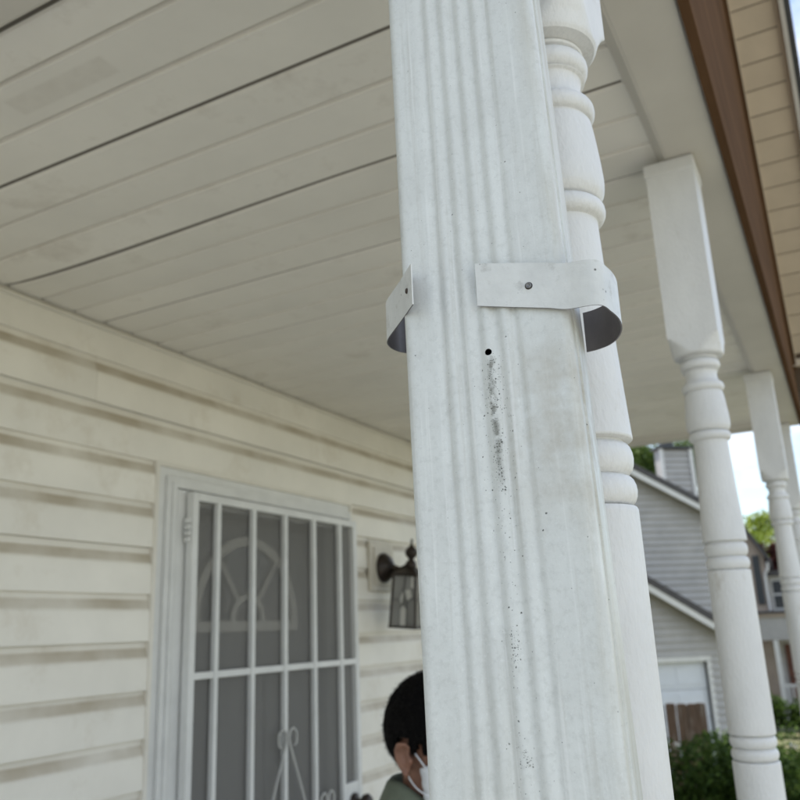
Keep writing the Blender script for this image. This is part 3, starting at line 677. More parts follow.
for a, b in zip(rg, rg[1:]):
    for k in range(m_): bm.faces.new((a[k], a[(k + 1) % m_], b[(k + 1) % m_], b[k]))
el = auto_smooth(mesh_obj('shoe', bm, 'downspout', ds), 40); el.location = (0, 0, -GROUND)

# ---------------------------------------------------------------- the two loose straps
def strap(name, label, plan, heights, screw_at, screw_n, rust=False):
    """plan: (x,y) top view, heights: (z_bottom, z_top) per point; sheet 0.8 mm, painted outside, dark inside"""
    n3 = len(plan); P3 = catmull([(p[0], p[1], h[0]) for p, h in zip(plan, heights)], 7); T3 = catmull([(p[0], p[1], h[1]) for p, h in zip(plan, heights)], 7)
    base = Vector((plan[0][0], plan[0][1], heights[0][0]))
    t = thing(name, label, 'strap', base, 0, 'loose downspout straps')
    bm = bmesh.new(); th = .0008; rows = []
    m = len(P3)
    for i in range(m):
        a, b = P3[max(i - 1, 0)], P3[min(i + 1, m - 1)]; d = Vector((b.x - a.x, b.y - a.y, 0)).normalized(); nr = Vector((d.y, -d.x, 0)) * side
        row = []
        for off in (0, th):
            pts = []
            for f in (0, .02, .5, .98, 1): pts.append(bm.verts.new(P3[i].lerp(T3[i], f) + nr * off - base))
            row.append(pts)
        rows.append(row)
    for a, b in zip(rows, rows[1:]):
        for k in range(4):
            f = bm.faces.new((a[1][k], b[1][k], b[1][k + 1], a[1][k + 1])); f.material_index = 0
            f = bm.faces.new((a[0][k], a[0][k + 1], b[0][k + 1], b[0][k])); f.material_index = 1
        for k in (0, 4):
            f = bm.faces.new((a[0][k], b[0][k], b[1][k], a[1][k])); f.material_index = 1 if k == 0 else 0
    for r_ in (rows[0], rows[-1]):
        for k in range(4): bm.faces.new((r_[0][k], r_[0][k + 1], r_[1][k + 1], r_[1][k])).material_index = 0
    bmesh.ops.recalc_face_normals(bm, faces=bm.faces)
    auto_smooth(mesh_obj('band', bm, ['strap', 'strap_dark'], t), 50)
    nv = Vector(screw_n).normalized(); rotm = nv.to_track_quat('Z', 'Y').to_matrix()
    def place(bm): bmesh.ops.rotate(bm, verts=bm.verts, cent=(0, 0, 0), matrix=rotm); bmesh.ops.translate(bm, verts=bm.verts, vec=Vector(screw_at) - base)
    bm = bmesh.new(); lathe(bm, [(.0001, .0009), (.0009, .0010), (.0011, .0014), (.0013, .0016), (.0017, .0013), (.0018, .0004), (.0018, -.0006), (.0001, -.0007)], 20); place(bm)
    s = mesh_obj('screw', bm, 'rust' if rust else 'screw', t, True)
    bm = bmesh.new(); lathe(bm, [(.0017, .00012), (.0023, .0002), (.0024, -.0003), (.0017, -.0004)], 20); place(bm); mesh_obj('washer', bm, 'rust' if rust else 'eye', s, True)
    return t
c8, s8 = math.cos(R(8)), math.sin(R(8))
def onface(lx, ly=0): return (DX + lx * c8 - ly * s8 - .0014, DY_ + lx * s8 + ly * c8 + .0026)
side = 1
f = [onface(-.0022, -.0022), onface(.018, -.0024), onface(.040, -.0030), onface(.0515, -.0040)]
plan = f + [(-.1010, .4420), (-.0968, .4530), (-.0958, .4680), (-.0985, .4850), (-.1045, .5005), (-.1125, .5120), (-.1215, .5185), (-.1300, .5215)]
zb = [.1885, .1842, .1795, .1765, .1748, .1735, .1732, .1732, .1735, .1740, .1745, .1750]
zt = [.2165, .2128, .2085, .2055, .2030, .2015, .2010, .2010, .2015, .2020, .2025, .2030]
sx, sy = onface(.0300, -.0027)
strap('downspout_strap', 'white metal strap screwed across the downspout front, curling back on the right', plan, list(zip(zb, zt)), (sx, sy - .0008, .1955), (s8, -c8, 0))
side = -1
plan = [(-.2068, .4195), (-.2208, .4355), (-.2306, .4468), (-.2420, .4592), (-.2510, .4690), (-.2565, .4775), (-.2590, .4880), (-.2575, .4985), (-.2505, .5075), (-.2360, .5150), (-.2120, .5260), (-.1820, .5530)]
zb = [.1915, .1922, .1930, .1935, .1935, .1935, .1935, .1935, .1935, .1935, .1935, .1935]
zt = [.2185, .2195, .2205, .2213, .2216, .2217, .2217, .2217, .2217, .2217, .2217, .2217]
strap('downspout_strap', 'bent metal strap on the left edge of the downspout, its inside dark', plan, list(zip(zb, zt)), (-.2146, .4281, .2052), (-.75, -.66, 0), True)

# ---------------------------------------------------------------- wall lantern
lan = thing('wall_lantern', 'dark bronze carriage lantern on a cream block beside the barred door', 'lantern', (WALL + .014, 3.10, .02))
LX, LY = -1.592, 3.095
def ll(x, y, z): return Vector((x - WALL - .014, y - 3.10, z - .02))
p = ll(WALL + .014, 3.005, .165); q = ll(WALL + .030, 3.205, .372); boxo('mounting_block', 'block', lan, (p[0], q[0], p[1], q[1], p[2], q[2]), .004)
p = ll(WALL + .0302, 3.03, .19); q = ll(WALL + .037, 3.18, .347); boxo('block_face', 'block', lan, (p[0], q[0], p[1], q[1], p[2], q[2]), .003)
bm = bmesh.new(); lathe(bm, [(.001, .050), (.018, .048), (.030, .036), (.046, .030), (.056, .016), (.062, .010), (.062, 0), (.001, 0)], 28)
bmesh.ops.rotate(bm, verts=bm.verts, cent=(0, 0, 0), matrix=Matrix.Rotation(R(90), 3, 'Y')); bmesh.ops.translate(bm, verts=bm.verts, vec=ll(WALL + .0372, 3.10, .262)); mesh_obj('back_plate', bm, 'bronze', lan, True)
bm = bmesh.new(); tube(bm, catmull([ll(WALL + .08, 3.10, .262), ll(WALL + .115, 3.10, .250), ll(LX - .02, 3.098, .262), ll(LX, LY, .268)], 6), [.014] * 6 + [.011] * 13, 12); mesh_obj('arm', bm, 'bronze', lan, True)
body = bpy.data.objects.new('lantern_body', None); link(body, lan); body.location = ll(LX, LY, .275); body.rotation_euler = (R(1.5), R(5.5), 0)
hb, tb = .058, .052
bm = bmesh.new(); lathe(bm, [(.0005, .098), (.004, .096), (.005, .082), (.004, .074), (.010, .068), (.024, .052), (.027, .040), (.022, .026), (.012, .016), (.011, .010), (.020, .004), (.024, -.010), (.024, -.026), (.012, -.030)], 16); mesh_obj('finial', bm, 'bronze', body, True)
bm = bmesh.new()
ct = [bm.verts.new((sx_ * .022, sy_ * .022, -.022)) for sx_, sy_ in ((1, 1), (-1, 1), (-1, -1), (1, -1))]; cb_ = [bm.verts.new((sx_ * .060, sy_ * .060, -.047)) for sx_, sy_ in ((1, 1), (-1, 1), (-1, -1), (1, -1))]; cc_ = [bm.verts.new((sx_ * .060, sy_ * .060, -.055)) for sx_, sy_ in ((1, 1), (-1, 1), (-1, -1), (1, -1))]
for a, b in ((ct, cb_), (cb_, cc_)):
    for k in range(4): bm.faces.new((a[k], a[(k + 1) % 4], b[(k + 1) % 4], b[k]))
bm.faces.new(ct); bm.faces.new(cc_); bmesh.ops.recalc_face_normals(bm, faces=bm.faces); mesh_obj('roof_cap', bm, 'bronze', body)
zt_, zb_ = -.054, -.255
bm = bmesh.new(); box(bm, -.064, .064, -.064, .064, zb_ - .008, zb_, .002); mesh_obj('bottom_plate', bm, 'bronze', body)
for sx_ in (-1, 1):
    for sy_ in (-1, 1):
        bm = bmesh.new(); tube(bm, [(sx_ * tb, sy_ * tb, zt_), (sx_ * hb, sy_ * hb, zb_)], .0052, 6); mesh_obj('corner_bar', bm, 'bronze', body)
def pane(face, pts, mat, off=0, name='pane'):
    """pts (u,v): u -1..1 across, v 0 top..1 bottom"""
    bm = bmesh.new(); vv = []
    for u, v in pts:
        wd = (tb + (hb - tb) * v); z = zt_ + (zb_ - zt_) * v; d = wd - .001 + off
        vv.append(bm.verts.new({'-y': (u * (wd - .004), -d, z), '+y': (u * (wd - .004), d, z), '+x': (d, u * (wd - .004), z), '-x': (-d, u * (wd - .004), z)}[face]))
    bm.faces.new(vv); return mesh_obj(name, bm, mat, body)
def came(face, pts):
    bm = bmesh.new(); vv = []
    for u, v in pts:
        wd = (tb + (hb - tb) * v); z = zt_ + (zb_ - zt_) * v; d = wd + .0005
        vv.append({'-y': (u * (wd - .004), -d, z), '+y': (u * (wd - .004), d, z), '+x': (d, u * (wd - .004), z), '-x': (-d, u * (wd - .004), z)}[face])
    tube(bm, vv, .0018, 5); mesh_obj('lead_strip', bm, 'lead', body)
for fc in ('-y', '+x', '+y', '-x'):
    pane(fc, [(-1, 0), (1, 0), (1, 1), (-1, 1)], 'lantern_glass')
    if fc in ('-y', '+x'):
        pane(fc, [(-.28, .98), (-.28, .66), (.0, .56), (.30, .66), (.30, .98)], 'lantern_glass_pale', .0008)
        pane(fc, [(-.42, .48), (-.12, .28), (.05, .40), (-.12, .60)], 'lantern_glass_pale', .0008)
        pane(fc, [(.10, .30), (.55, .26), (.75, .42), (.30, .50)], 'lantern_glass_pale', .0008)
        pane(fc, [(.62, .02), (.86, .02), (.86, .24), (.62, .24)], 'lantern_glass_pale', .0008)
        came(fc, [(-.28, .99), (-.28, .66), (.0, .56), (.30, .66), (.30, .99)]); came(fc, [(-.42, .48), (-.12, .28), (.05, .40), (-.12, .60), (-.42, .48)])
        came(fc, [(.05, .40), (.30, .50), (.98, .42)]); came(fc, [(.30, .50), (.30, .66)]); came(fc, [(-.98, .48), (-.42, .48)]); came(fc, [(-.12, .28), (.10, .02)])
bm = bmesh.new(); lathe(bm, [(.001, -.10), (.012, -.11), (.024, -.14), (.022, -.17), (.013, -.20), (.013, -.2545), (.001, -.2548)], 16); mesh_obj('bulb', bm, 'fan_white', body, True)

# ---------------------------------------------------------------- person
def ball(bm, c, r, rotm=None, seg=20):
    m_ = Matrix.Translation(c) @ (rotm.to_4x4() if rotm else Matrix()) @ Matrix.Diagonal((*(r if isinstance(r, (tuple, list)) else (r, r, r)), 1))
    bmesh.ops.create_uvsphere(bm, u_segments=seg, v_segments=seg // 2 + 2, radius=1, matrix=m_)
def capsule(bm, a, b, ra, rb, seg=14):
    a, b = Vector(a), Vector(b); ball(bm, a, ra, seg=seg); ball(bm, b, rb, seg=seg); tube(bm, [a, b], [ra, rb], seg)
def chain(bm, pts, rs, seg=14):
    for (p, q), (r0, r1) in zip(zip(pts, pts[1:]), zip(rs, rs[1:])): capsule(bm, p, q, r0, r1, seg)
def fuse(name, bm, mat, parent, voxel, smooth_it=4, loc=None):
    o = mesh_obj(name, bm, mat, parent)
    md = o.modifiers.new('r', 'REMESH'); md.mode = 'VOXEL'; md.voxel_size = voxel
    if smooth_it: ms = o.modifiers.new('s', 'SMOOTH'); ms.factor = .5; ms.iterations = smooth_it
    bpy.context.view_layer.update(); dg = bpy.context.evaluated_depsgraph_get(); me = bpy.data.meshes.new_from_object(o.evaluated_get(dg)); o.modifiers.clear(); o.data = me
    for p_ in me.polygons: p_.use_smooth = True
    return o
PX, PY = -.690, 1.425
person = thing('person', 'person with short black hair, olive collar and white face mask behind the downspout', 'person', (PX, PY, FLOOR), R(-24))
# local: faces +x, floor z = 0, head centre (ear level) at z = H
H = 1.478
hz = lambda x, y, z: (x, y, H + z)
bm = bmesh.new()
ball(bm, hz(-.012, 0, .035), (.090, .071, .085), seg=28); ball(bm, hz(.022, 0, .012), (.066, .062, .075)); ball(bm, hz(.030, 0, -.045), (.058, .052, .062)); ball(bm, hz(.062, 0, -.090), (.022, .024, .018))
ball(bm, hz(.066, .038, -.018), (.020, .020, .022)); ball(bm, hz(.066, -.038, -.018), (.020, .020, .022)); ball(bm, hz(.080, 0, .030), (.016, .045, .014))
chain(bm, [hz(.085, 0, .018), hz(.108, 0, -.026)], [.009, .014]); ball(bm, hz(.100, .012, -.030), .009); ball(bm, hz(.100, -.012, -.030), .009); ball(bm, hz(.088, 0, -.062), (.012, .024, .009))
for s in (-1, 1):      # ears: bowl, rim and lobe
    er = Matrix.Rotation(R(-14), 3, 'Y') @ Matrix.Rotation(R(s * 22), 3, 'Z')
    ball(bm, hz(-.002, s * .0735, -.008), (.011, .0035, .021), er)
    rim = [(.010, .072, .012), (.004, .082, .022), (-.010, .088, .022), (-.019, .088, .008), (-.018, .085, -.010), (-.010, .081, -.026), (-.002, .077, -.036)]
    chain(bm, [hz(x * .86, s * (.0735 + (y_ - .0735) * .9), z * .84 - .004) for x, y_, z in rim], [.0040, .0042, .0044, .0043, .0040, .0042, .0056], 8)
    chain(bm, [hz(-.004, s * .081, .010), hz(-.010, s * .082, -.006), hz(-.004, s * .079, -.018)], [.0026, .0028, .0026], 8); ball(bm, hz(.009, s * .0735, -.012), (.004, .005, .006))
chain(bm, [hz(-.020, 0, -.03), hz(-.028, 0, -.12), hz(-.035, 0, -.19)], [.056, .053, .064])
chain(bm, [(-.035, 0, 1.30), (-.03, 0, 1.15), (-.02, 0, .98), (-.02, 0, .86)], [.095, .115, .105, .115])
for s in (-1, 1):
    chain(bm, [(-.035, s * .06, 1.27), (-.035, s * .165, 1.255)], [.075, .055]); ball(bm, (-.01, s * .065, 1.17), (.085, .085, .10))
    chain(bm, [(-.035, s * .175, 1.24), (-.055, s * .215, .985), (.02, s * .205, .775)], [.052, .042, .028]); hx, hy = .03, s * .20
    ball(bm, (hx + .012, hy, .715), (.026, .014, .046)); ball(bm, (hx, hy, .752), (.023, .017, .03))
    for i, (dx_, ln_) in enumerate(((.030, .062), (.015, .072), (.0, .068), (-.015, .054))):
        b0 = Vector((hx + dx_ * .8 + .010, hy, .682)); k1 = b0 + Vector((.004, -s * .006, -ln_ * .45)); k2 = k1 + Vector((.003, -s * .014, -ln_ * .32)); k3 = k2 + Vector((0, -s * .014, -ln_ * .18))
        chain(bm, [b0 + Vector((0, 0, .02)), b0, k1, k2, k3], [.010, .0088, .0082, .0075, .0065], 8)
    chain(bm, [(hx + .022, hy, .735), (hx + .050, hy - s * .010, .705), (hx + .058, hy - s * .020, .672)], [.012, .0095, .0075], 8)
    chain(bm, [(-.02, s * .085, .86), (-.01, s * .095, .46), (-.035, s * .10, .09)], [.088, .058, .040]); chain(bm, [(-.045, s * .10, .045), (.06, s * .105, .035), (.13, s * .115, .028)], [.04, .036, .026])
fuse('body', bm, 'skin', person, .0030, 2)
# shirt with sleeves and turned collar, trousers, shoes
bm = bmesh.new()
chain(bm, [(-.035, 0, 1.285), (-.03, 0, 1.15), (-.02, 0, .98), (-.02, 0, .80)], [.100, .130, .122, .132])
for s in (-1, 1):
    chain(bm, [(-.035, s * .05, 1.285), (-.035, s * .168, 1.255)], [.078, .066]); ball(bm, (-.008, s * .065, 1.165), (.100, .098, .115)); chain(bm, [(-.035, s * .178, 1.24), (-.055, s * .215, .985), (.018, s * .206, .79)], [.066, .056, .042]); ball(bm, (-.02, s * .06, .86), (.115, .10, .12))
fuse('shirt', bm, 'shirt', person, .007, 6)
bm = bmesh.new(); rgs = []
for rr0, dz, ox in ((.062, -.005, 0), (.066, .036, .004), (.072, .044, .004), (.079, .036, .002), (.098, -.010, -.004), (.096, -.014, -.004), (.075, .010, 0)):
    ring = []
    for i in range(48):
        a = R(28) + (2 * math.pi - R(56)) * i / 47; drop = .045 * max(0, math.cos(a)) ** 1.5
        ring.append(bm.verts.new((-.034 + ox + rr0 * math.cos(a), rr0 * math.sin(a) * .98, 1.385 + dz - drop)))
    rgs.append(ring)
for a, b in zip(rgs, rgs[1:] + rgs[:1]):
    for k in range(47): bm.faces.new((a[k], a[k + 1], b[k + 1], b[k]))
bmesh.ops.recalc_face_normals(bm, faces=bm.faces); mesh_obj('collar', bm, 'shirt', person, True)
bm = bmesh.new(); chain(bm, [(-.02, 0, .90), (-.02, 0, .82)], [.124, .126])
for s in (-1, 1): chain(bm, [(-.02, s * .088, .84), (-.01, s * .097, .46), (-.035, s * .10, .085)], [.100, .076, .066])
fuse('trousers', bm, 'trouser', person, .009, 5)
bm = bmesh.new()
for s in (-1, 1): chain(bm, [(-.045, s * .10, .050), (.06, s * .106, .044), (.135, s * .118, .036)], [.046, .044, .034])
for v in bm.verts: v.co.z = max(v.co.z, .001)
fuse('shoes', bm, 'shoe', person, .008, 3)
# hair: a cap that follows the skull, cleared from the face and round the ears, with short strands
bm = bmesh.new(); bmesh.ops.create_uvsphere(bm, u_segments=96, v_segments=64, radius=1)
C_, RX, RY, RZ_ = Vector((-.014, 0, .034)), .1035, .0845, .0965
for v in bm.verts:
    d = v.co.copy(); p_ = Vector((C_.x + d.x * RX, d.y * RY, C_.z + d.z * RZ_))
    if p_.z < .0: f_ = 1 - .10 * min(1, -p_.z / .05); p_.y *= f_; p_.x = p_.x * (1 + .0) + (.006 * min(1, -p_.z / .05))
    k_ = 1 + .022 * mnoise.noise(d * 7) + .02 * mnoise.noise(d * 18); v.co = C_ + (p_ - C_) * k_
def has_hair(p_):
    x, y_, z = p_
    if x > .082 - .25 * max(0, z - .075): return z > .082
    if x > .030: return z > .052 - .55 * (x - .082) * 0 + (.012 if x > .06 else -.015) - (.040 if x < .046 else 0)
    w_ = .004 * mnoise.noise(Vector((x, y_, z)) * 260)
    if x > .010: return z > -.012 + w_ + (x - .010) * 1.2
    if x > -.020: return z > .024 + w_
    return z > -.088 + w_ + max(0, (x + .050)) * .9
kill = [v for v in bm.verts if not has_hair(v.co)]; bmesh.ops.delete(bm, geom=kill, context='VERTS')
surf = [(v.co.copy(), v.normal.copy()) for v in bm.verts]
bmesh.ops.recalc_face_normals(bm, faces=bm.faces)
bmesh.ops.solidify(bm, geom=bm.faces[:], thickness=.010)
for v in bm.verts: v.co.z += H
hair = mesh_obj('hair', bm, 'hair', person, True)
bm = bmesh.new(); rnd = random.Random(3)
for i in range(9000):
    p_, n_ = rnd.choice(surf); q_ = p_ + Vector((rnd.uniform(-1, 1), rnd.uniform(-1, 1), rnd.uniform(-1, 1))) * .003; n_ = (q_ - C_).normalized()
    d_ = (n_ * .35 + Vector((.35, rnd.uniform(-.3, .3), -.25 + rnd.uniform(-.4, .4)))).normalized() * rnd.uniform(.003, .006); sd_ = d_.cross(n_).normalized() * .0006 if d_.cross(n_).length > 1e-6 else Vector((.0006, 0, 0))
    vv = [bm.verts.new(c_ + Vector((0, 0, H))) for c_ in (q_ - sd_, q_ + sd_, q_ + d_)]; bm.faces.new(vv)
tag(mesh_obj('hair_strands', bm, 'hair_sheen', person), None, kind='stuff')
# eyes, brows, mask with ear loops
for s in (-1, 1):
    bm = bmesh.new(); ball(bm, hz(.072, s * .031, .012), .0125); mesh_obj('eye', bm, 'eye', person, True)
    bm = bmesh.new(); tube(bm, catmull([hz(.088, s * .012, .031), hz(.087, s * .030, .036), hz(.074, s * .050, .030)], 4), .0035, 6); mesh_obj('eyebrow', bm, 'hair', person, True)
bm = bmesh.new(); grid = []
for i in range(15):
    u = -1 + 2 * i / 14; row = []
    for j in range(11):
        v_ = j / 10; ang_ = u * R(80); rad = .069 + .040 * math.exp(-(u / .42) ** 2) * (1 - .35 * v_); z = -.002 - .108 * v_ + (-.022 + .05 * v_) * abs(u) ** 1.5
        pl = .0012 * math.sin(v_ * 18); row.append(bm.verts.new(hz(.012 + (rad + pl) * math.cos(ang_) * 1.0, (rad * .98 + pl) * math.sin(ang_) * (1 - .12 * v_), z)))
    grid.append(row)
for a, b in zip(grid, grid[1:]):
    for k in range(10): bm.faces.new((a[k], b[k], b[k + 1], a[k + 1]))
bmesh.ops.recalc_face_normals(bm, faces=bm.faces); bmesh.ops.solidify(bm, geom=bm.faces[:], thickness=.0018); mask = mesh_obj('face_mask', bm, 'mask', person, True)
for s in (-1, 1):
    bm = bmesh.new(); tube(bm, catmull([hz(.036, s * .066, -.020), hz(.012, s * .0715, .004), hz(-.002, s * .0735, .010), hz(-.012, s * .0720, .002), hz(-.013, s * .0705, -.014), hz(-.006, s * .0690, -.038), hz(.012, s * .066, -.056), hz(.034, s * .058, -.068)], 6), .0014, 6); mesh_obj('ear_loop', bm, 'mask', mask, True)

# ---------------------------------------------------------------- leaves, hedges, trees
def leaf_mesh(name, pts, size, mat, parent, seed=1, up=.3):
    g_ = np.random.default_rng(seed); n = len(pts); pts = np.asarray(pts, float)
    nrm = g_.normal(size=(n, 3)); nrm[:, 2] = np.abs(nrm[:, 2]) + up; nrm /= np.linalg.norm(nrm, axis=1)[:, None]
    a = np.cross(nrm, g_.normal(size=(n, 3))); a /= np.linalg.norm(a, axis=1)[:, None]; b = np.cross(nrm, a)
    s = size * g_.uniform(.6, 1.3, n)[:, None]
    V = np.stack([pts - a * s * .5, pts + b * s * .28 + nrm * s * .06, pts + a * s * .5, pts - b * s * .28 + nrm * s * .06], 1).reshape(-1, 3)
    me = bpy.data.meshes.new(name); F = np.arange(4 * n).reshape(-1, 4)
    me.vertices.add(4 * n); me.vertices.foreach_set('co', V.ravel()); me.loops.add(4 * n); me.loops.foreach_set('vertex_index', F.ravel())
    me.polygons.add(n); me.polygons.foreach_set('loop_start', np.arange(0, 4 * n, 4)); me.polygons.foreach_set('loop_total', np.full(n, 4)); me.update(calc_edges=True)
    me.materials.append(M[mat]); o = bpy.data.objects.new(name, me); link(o, parent); o['kind'] = 'stuff'; return o
def hedge(label, x0, x1, y0, y1, ztop, n, size, seed, zg=None):
    xm, ym = (x0 + x1) / 2, (y0 + y1) / 2; zb = ground_z(xm, ym) if zg is None else zg
    t = thing('hedge', label, 'hedge', (xm, ym, zb)); g_ = np.random.default_rng(seed)
    nb = int((x1 - x0) * 7) + 3; hgt = ztop - zb; P_ = []
    cs = [(g_.uniform(x0 - xm, x1 - xm), g_.uniform(y0 - ym, y1 - ym) * .6, g_.uniform(.25, .86) * hgt, g_.uniform(.18, .30)) for _ in range(nb * 4)]
    for cx, cy, cz, r in cs:
        m_ = n // len(cs); d = g_.normal(size=(m_, 3)); d /= np.linalg.norm(d, axis=1)[:, None]; rad = r * g_.uniform(.55, 1.05, m_)[:, None]; P_.append(np.array([cx, cy, cz]) + d * rad * np.array([1.15, .9, .85]))
    P_ = np.concatenate(P_); P_ = P_[P_[:, 2] > .03]
    leaf_mesh('leaves', P_, size, 'leaf_hedge', t, seed)
    bm = bmesh.new()
    for i in range(int((x1 - x0) * 3) + 2):
        x = g_.uniform(x0 - xm, x1 - xm)
        for k in range(3): tube(bm, [(x, 0, -.05), (x + g_.uniform(-.08, .08), g_.uniform(-.1, .1), hgt * .4), (x + g_.uniform(-.2, .2), g_.uniform(-.2, .2), hgt * .8)], [.014, .009, .004], 5)
    mesh_obj('stems', bm, 'stem', t)['kind'] = 'stuff'; return t
hd = hedge('long dark green hedge below the grey house, behind the middle post', -2.6, .9, 6.75, 7.45, -.82, 46000, .045, 11)
fp = [(-.45 + -.80 * 0 + x, -.36, z) for x, z in ((-.26, 1.08), (-.20, .80), (.1, .95))]
blos = []
for bx, by, bz_ in ((-.47, -.33, 1.10), (-.40, -.36, .62), (.32, -.30, 1.12), (-.62, -.34, .93), (.40, -.34, .80)):
    for i in range(14): blos.append((bx + random.uniform(-.02, .02), by - .02 + random.uniform(-.02, .02), bz_ + random.uniform(-.02, .02)))
leaf_mesh('blossoms', blos, .024, 'petal', hd, 5)

def tree(name, label, x, y, h, crown_c, crown_r, n, size, mat, seed, trunk_r=.18):
    zb = ground_z(x, y); t = thing(name, label, 'tree', (x, y, zb), 0, 'trees beyond the houses'); g_ = np.random.default_rng(seed)
    bm = bmesh.new(); cz = crown_c
    tube(bm, [(0, 0, -.2), (.05, .03, cz * .35), (-.05, .05, cz * .75), (.0, 0, cz * 1.15)], [trunk_r * 1.3, trunk_r, trunk_r * .75, trunk_r * .3], 10); blobs = []
    for i in range(26):
        d = g_.normal(size=3); d /= np.linalg.norm(d); q_ = np.array([0, 0, cz]) + d * np.array(crown_r) * g_.uniform(.45, .95); blobs.append((q_, g_.uniform(.20, .38) * crown_r[0]))
        if i < 14:
            s0 = Vector((0, 0, cz * g_.uniform(.5, .9))); mid = s0.lerp(Vector(q_), .5) + Vector((0, 0, -.1 * crown_r[2])); tube(bm, [s0, mid, Vector(q_)], [trunk_r * .45, trunk_r * .25, trunk_r * .08], 6)
    mesh_obj('trunk', bm, 'bark', t, True); P_ = []
    for q_, r in blobs:
        m_ = n // len(blobs); d = g_.normal(size=(m_, 3)); d /= np.linalg.norm(d, axis=1)[:, None]; P_.append(q_ + d * r * (g_.uniform(.2, 1.1, m_) ** .6)[:, None])
    leaf_mesh('crown', np.concatenate(P_), size, mat, t, seed); return t
tree('leafy_tree', 'bright yellow-green tree behind the far house, between the right-hand posts', -2.4, 37, 7.5, 4.6, (3.0, 2.6, 2.6), 26000, .17, 'leaf_bright', 21)
tree('leafy_tree', 'dark green tree rising behind the grey house chimney', -5.9, 30, 9, 7.3, (2.4, 2.6, 2.6), 24000, .16, 'leaf_mid', 22)
tree('leafy_tree', 'dark red-leaved little tree beside the far house', -2.05, 30.5, 5.6, 4.75, (.62, .6, .62), 5000, .10, 'leaf_red', 23, .07)
tree('leafy_tree', 'green tree low on the right beyond the farthest post', .4, 44, 7, 4.2, (2.6, 2.6, 2.2), 16000, .18, 'leaf_mid', 24)

# ---------------------------------------------------------------- picket fence
fy = 9.1; fz = ground_z(-2, fy)
fence = thing('picket_fence', 'weathered brown picket fence behind the hedge, in front of the garage door', 'fence', (-2.4, fy, fz))
i = 0; x = -3.5
while x < -1.50:
    wd = .098; top = -.80 + random.uniform(-.015, .012); bm = bmesh.new(); hgt = top - fz
    extrude_profile(bm, [(0, .03), (wd, .03), (wd, hgt - .016), (wd - .016, hgt), (.016, hgt), (0, hgt - .016)], 'y', -.009, .009); o = mesh_obj('picket', bm, 'picket', fence); o.location = (x + 2.4, random.uniform(-.004, .004), 0); o.rotation_euler = (0, random.uniform(-.012, .012), 0)
    x += wd + random.uniform(.002, .008); i += 1
for z in (.25, .85): boxo('fence_rail', 'picket', fence, (-1.1, .9, .011, .045, z, z + .08))
for xx in (-1.05, .84): boxo('fence_post', 'picket', fence, (xx - .045, xx + .045, .046, .136, -.1, 1.12))

# ---------------------------------------------------------------- grey neighbour house
GZ = -2.90
nh = thing('grey_house', 'grey sided house with white garage door and chimney across the lawn', 'house', (-2.925, 17.76, GZ), R(38))
def gz(z): return z - GZ
def lap_wall(bm, outline_fn, s0, s1, d, z0, z1, lap=.14, dep=.03):
    """stepped clapboard from z0 up, each course clipped to outline_fn(z) -> (s_left, s_right)"""
    z = z0
    while z < z1 - 1e-4:
        zt2 = min(z + lap, z1); a0, b0 = outline_fn(z); a1, b1 = outline_fn(zt2); a0, a1 = max(s0, a0), max(s0, a1); b0, b1 = min(s1, b0), min(s1, b1)
        if b1 > a1:
            v = [bm.verts.new(q) for q in ((a0, d - dep, z), (b0, d - dep, z), (b1, d, zt2), (a1, d, zt2))]; bm.faces.new(v)
            u = [bm.verts.new(q) for q in ((a0, d, z), (b0, d, z), (b0, d - dep, z), (a0, d - dep, z))]; bm.faces.new(u)
        z = zt2
PEAK_S, PEAK_Z, MSL = -3.2, 3.14 + .53 * 2.66, .53
main_fn = lambda z: ((PEAK_S - (gz(PEAK_Z) - z) / MSL, PEAK_S + (gz(PEAK_Z) - z) / MSL) if z > gz(PEAK_Z) - MSL * 4.50 else (PEAK_S - 4.50, PEAK_S + 4.50))
bm = bmesh.new(); lap_wall(bm, main_fn, PEAK_S - 4.50, PEAK_S + 4.50, .8, .0, gz(PEAK_Z)); mesh_obj('gable_siding', bm, 'grey_siding', nh)
bm = bmesh.new(); e0 = gz(PEAK_Z) - MSL * 4.50; extrude_profile(bm, [(PEAK_S - 4.49, -.3), (PEAK_S + 4.49, -.3), (PEAK_S + 4.49, e0), (PEAK_S, gz(PEAK_Z) - .01), (PEAK_S - 4.49, e0)], 'y', .82, 9); mesh_obj('wall', bm, 'grey_siding', nh)
def gable_roof(name, ps, pz, sl, half, d0, d1, th=.16, fh=.16, mat='shingle'):
    for s in (-1, 1):
        bm = bmesh.new(); extrude_profile(bm, [(ps, pz), (ps + s * half, pz - sl * half), (ps + s * half, pz - sl * half + th), (ps, pz + th)], 'y', d0 - .07, d1); o = mesh_obj(name, bm, mat, nh)
        bm = bmesh.new(); extrude_profile(bm, [(ps, pz - .003), (ps + s * half, pz - sl * half - .003), (ps + s * half, pz - sl * half - fh), (ps, pz - fh)], 'y', d0 - .05, d0 - .002); mesh_obj('rake_board', bm, 'grey_trim', nh)
gable_roof('roof', PEAK_S, gz(PEAK_Z), MSL, 4.75, .55, 9.3, .14, .13)
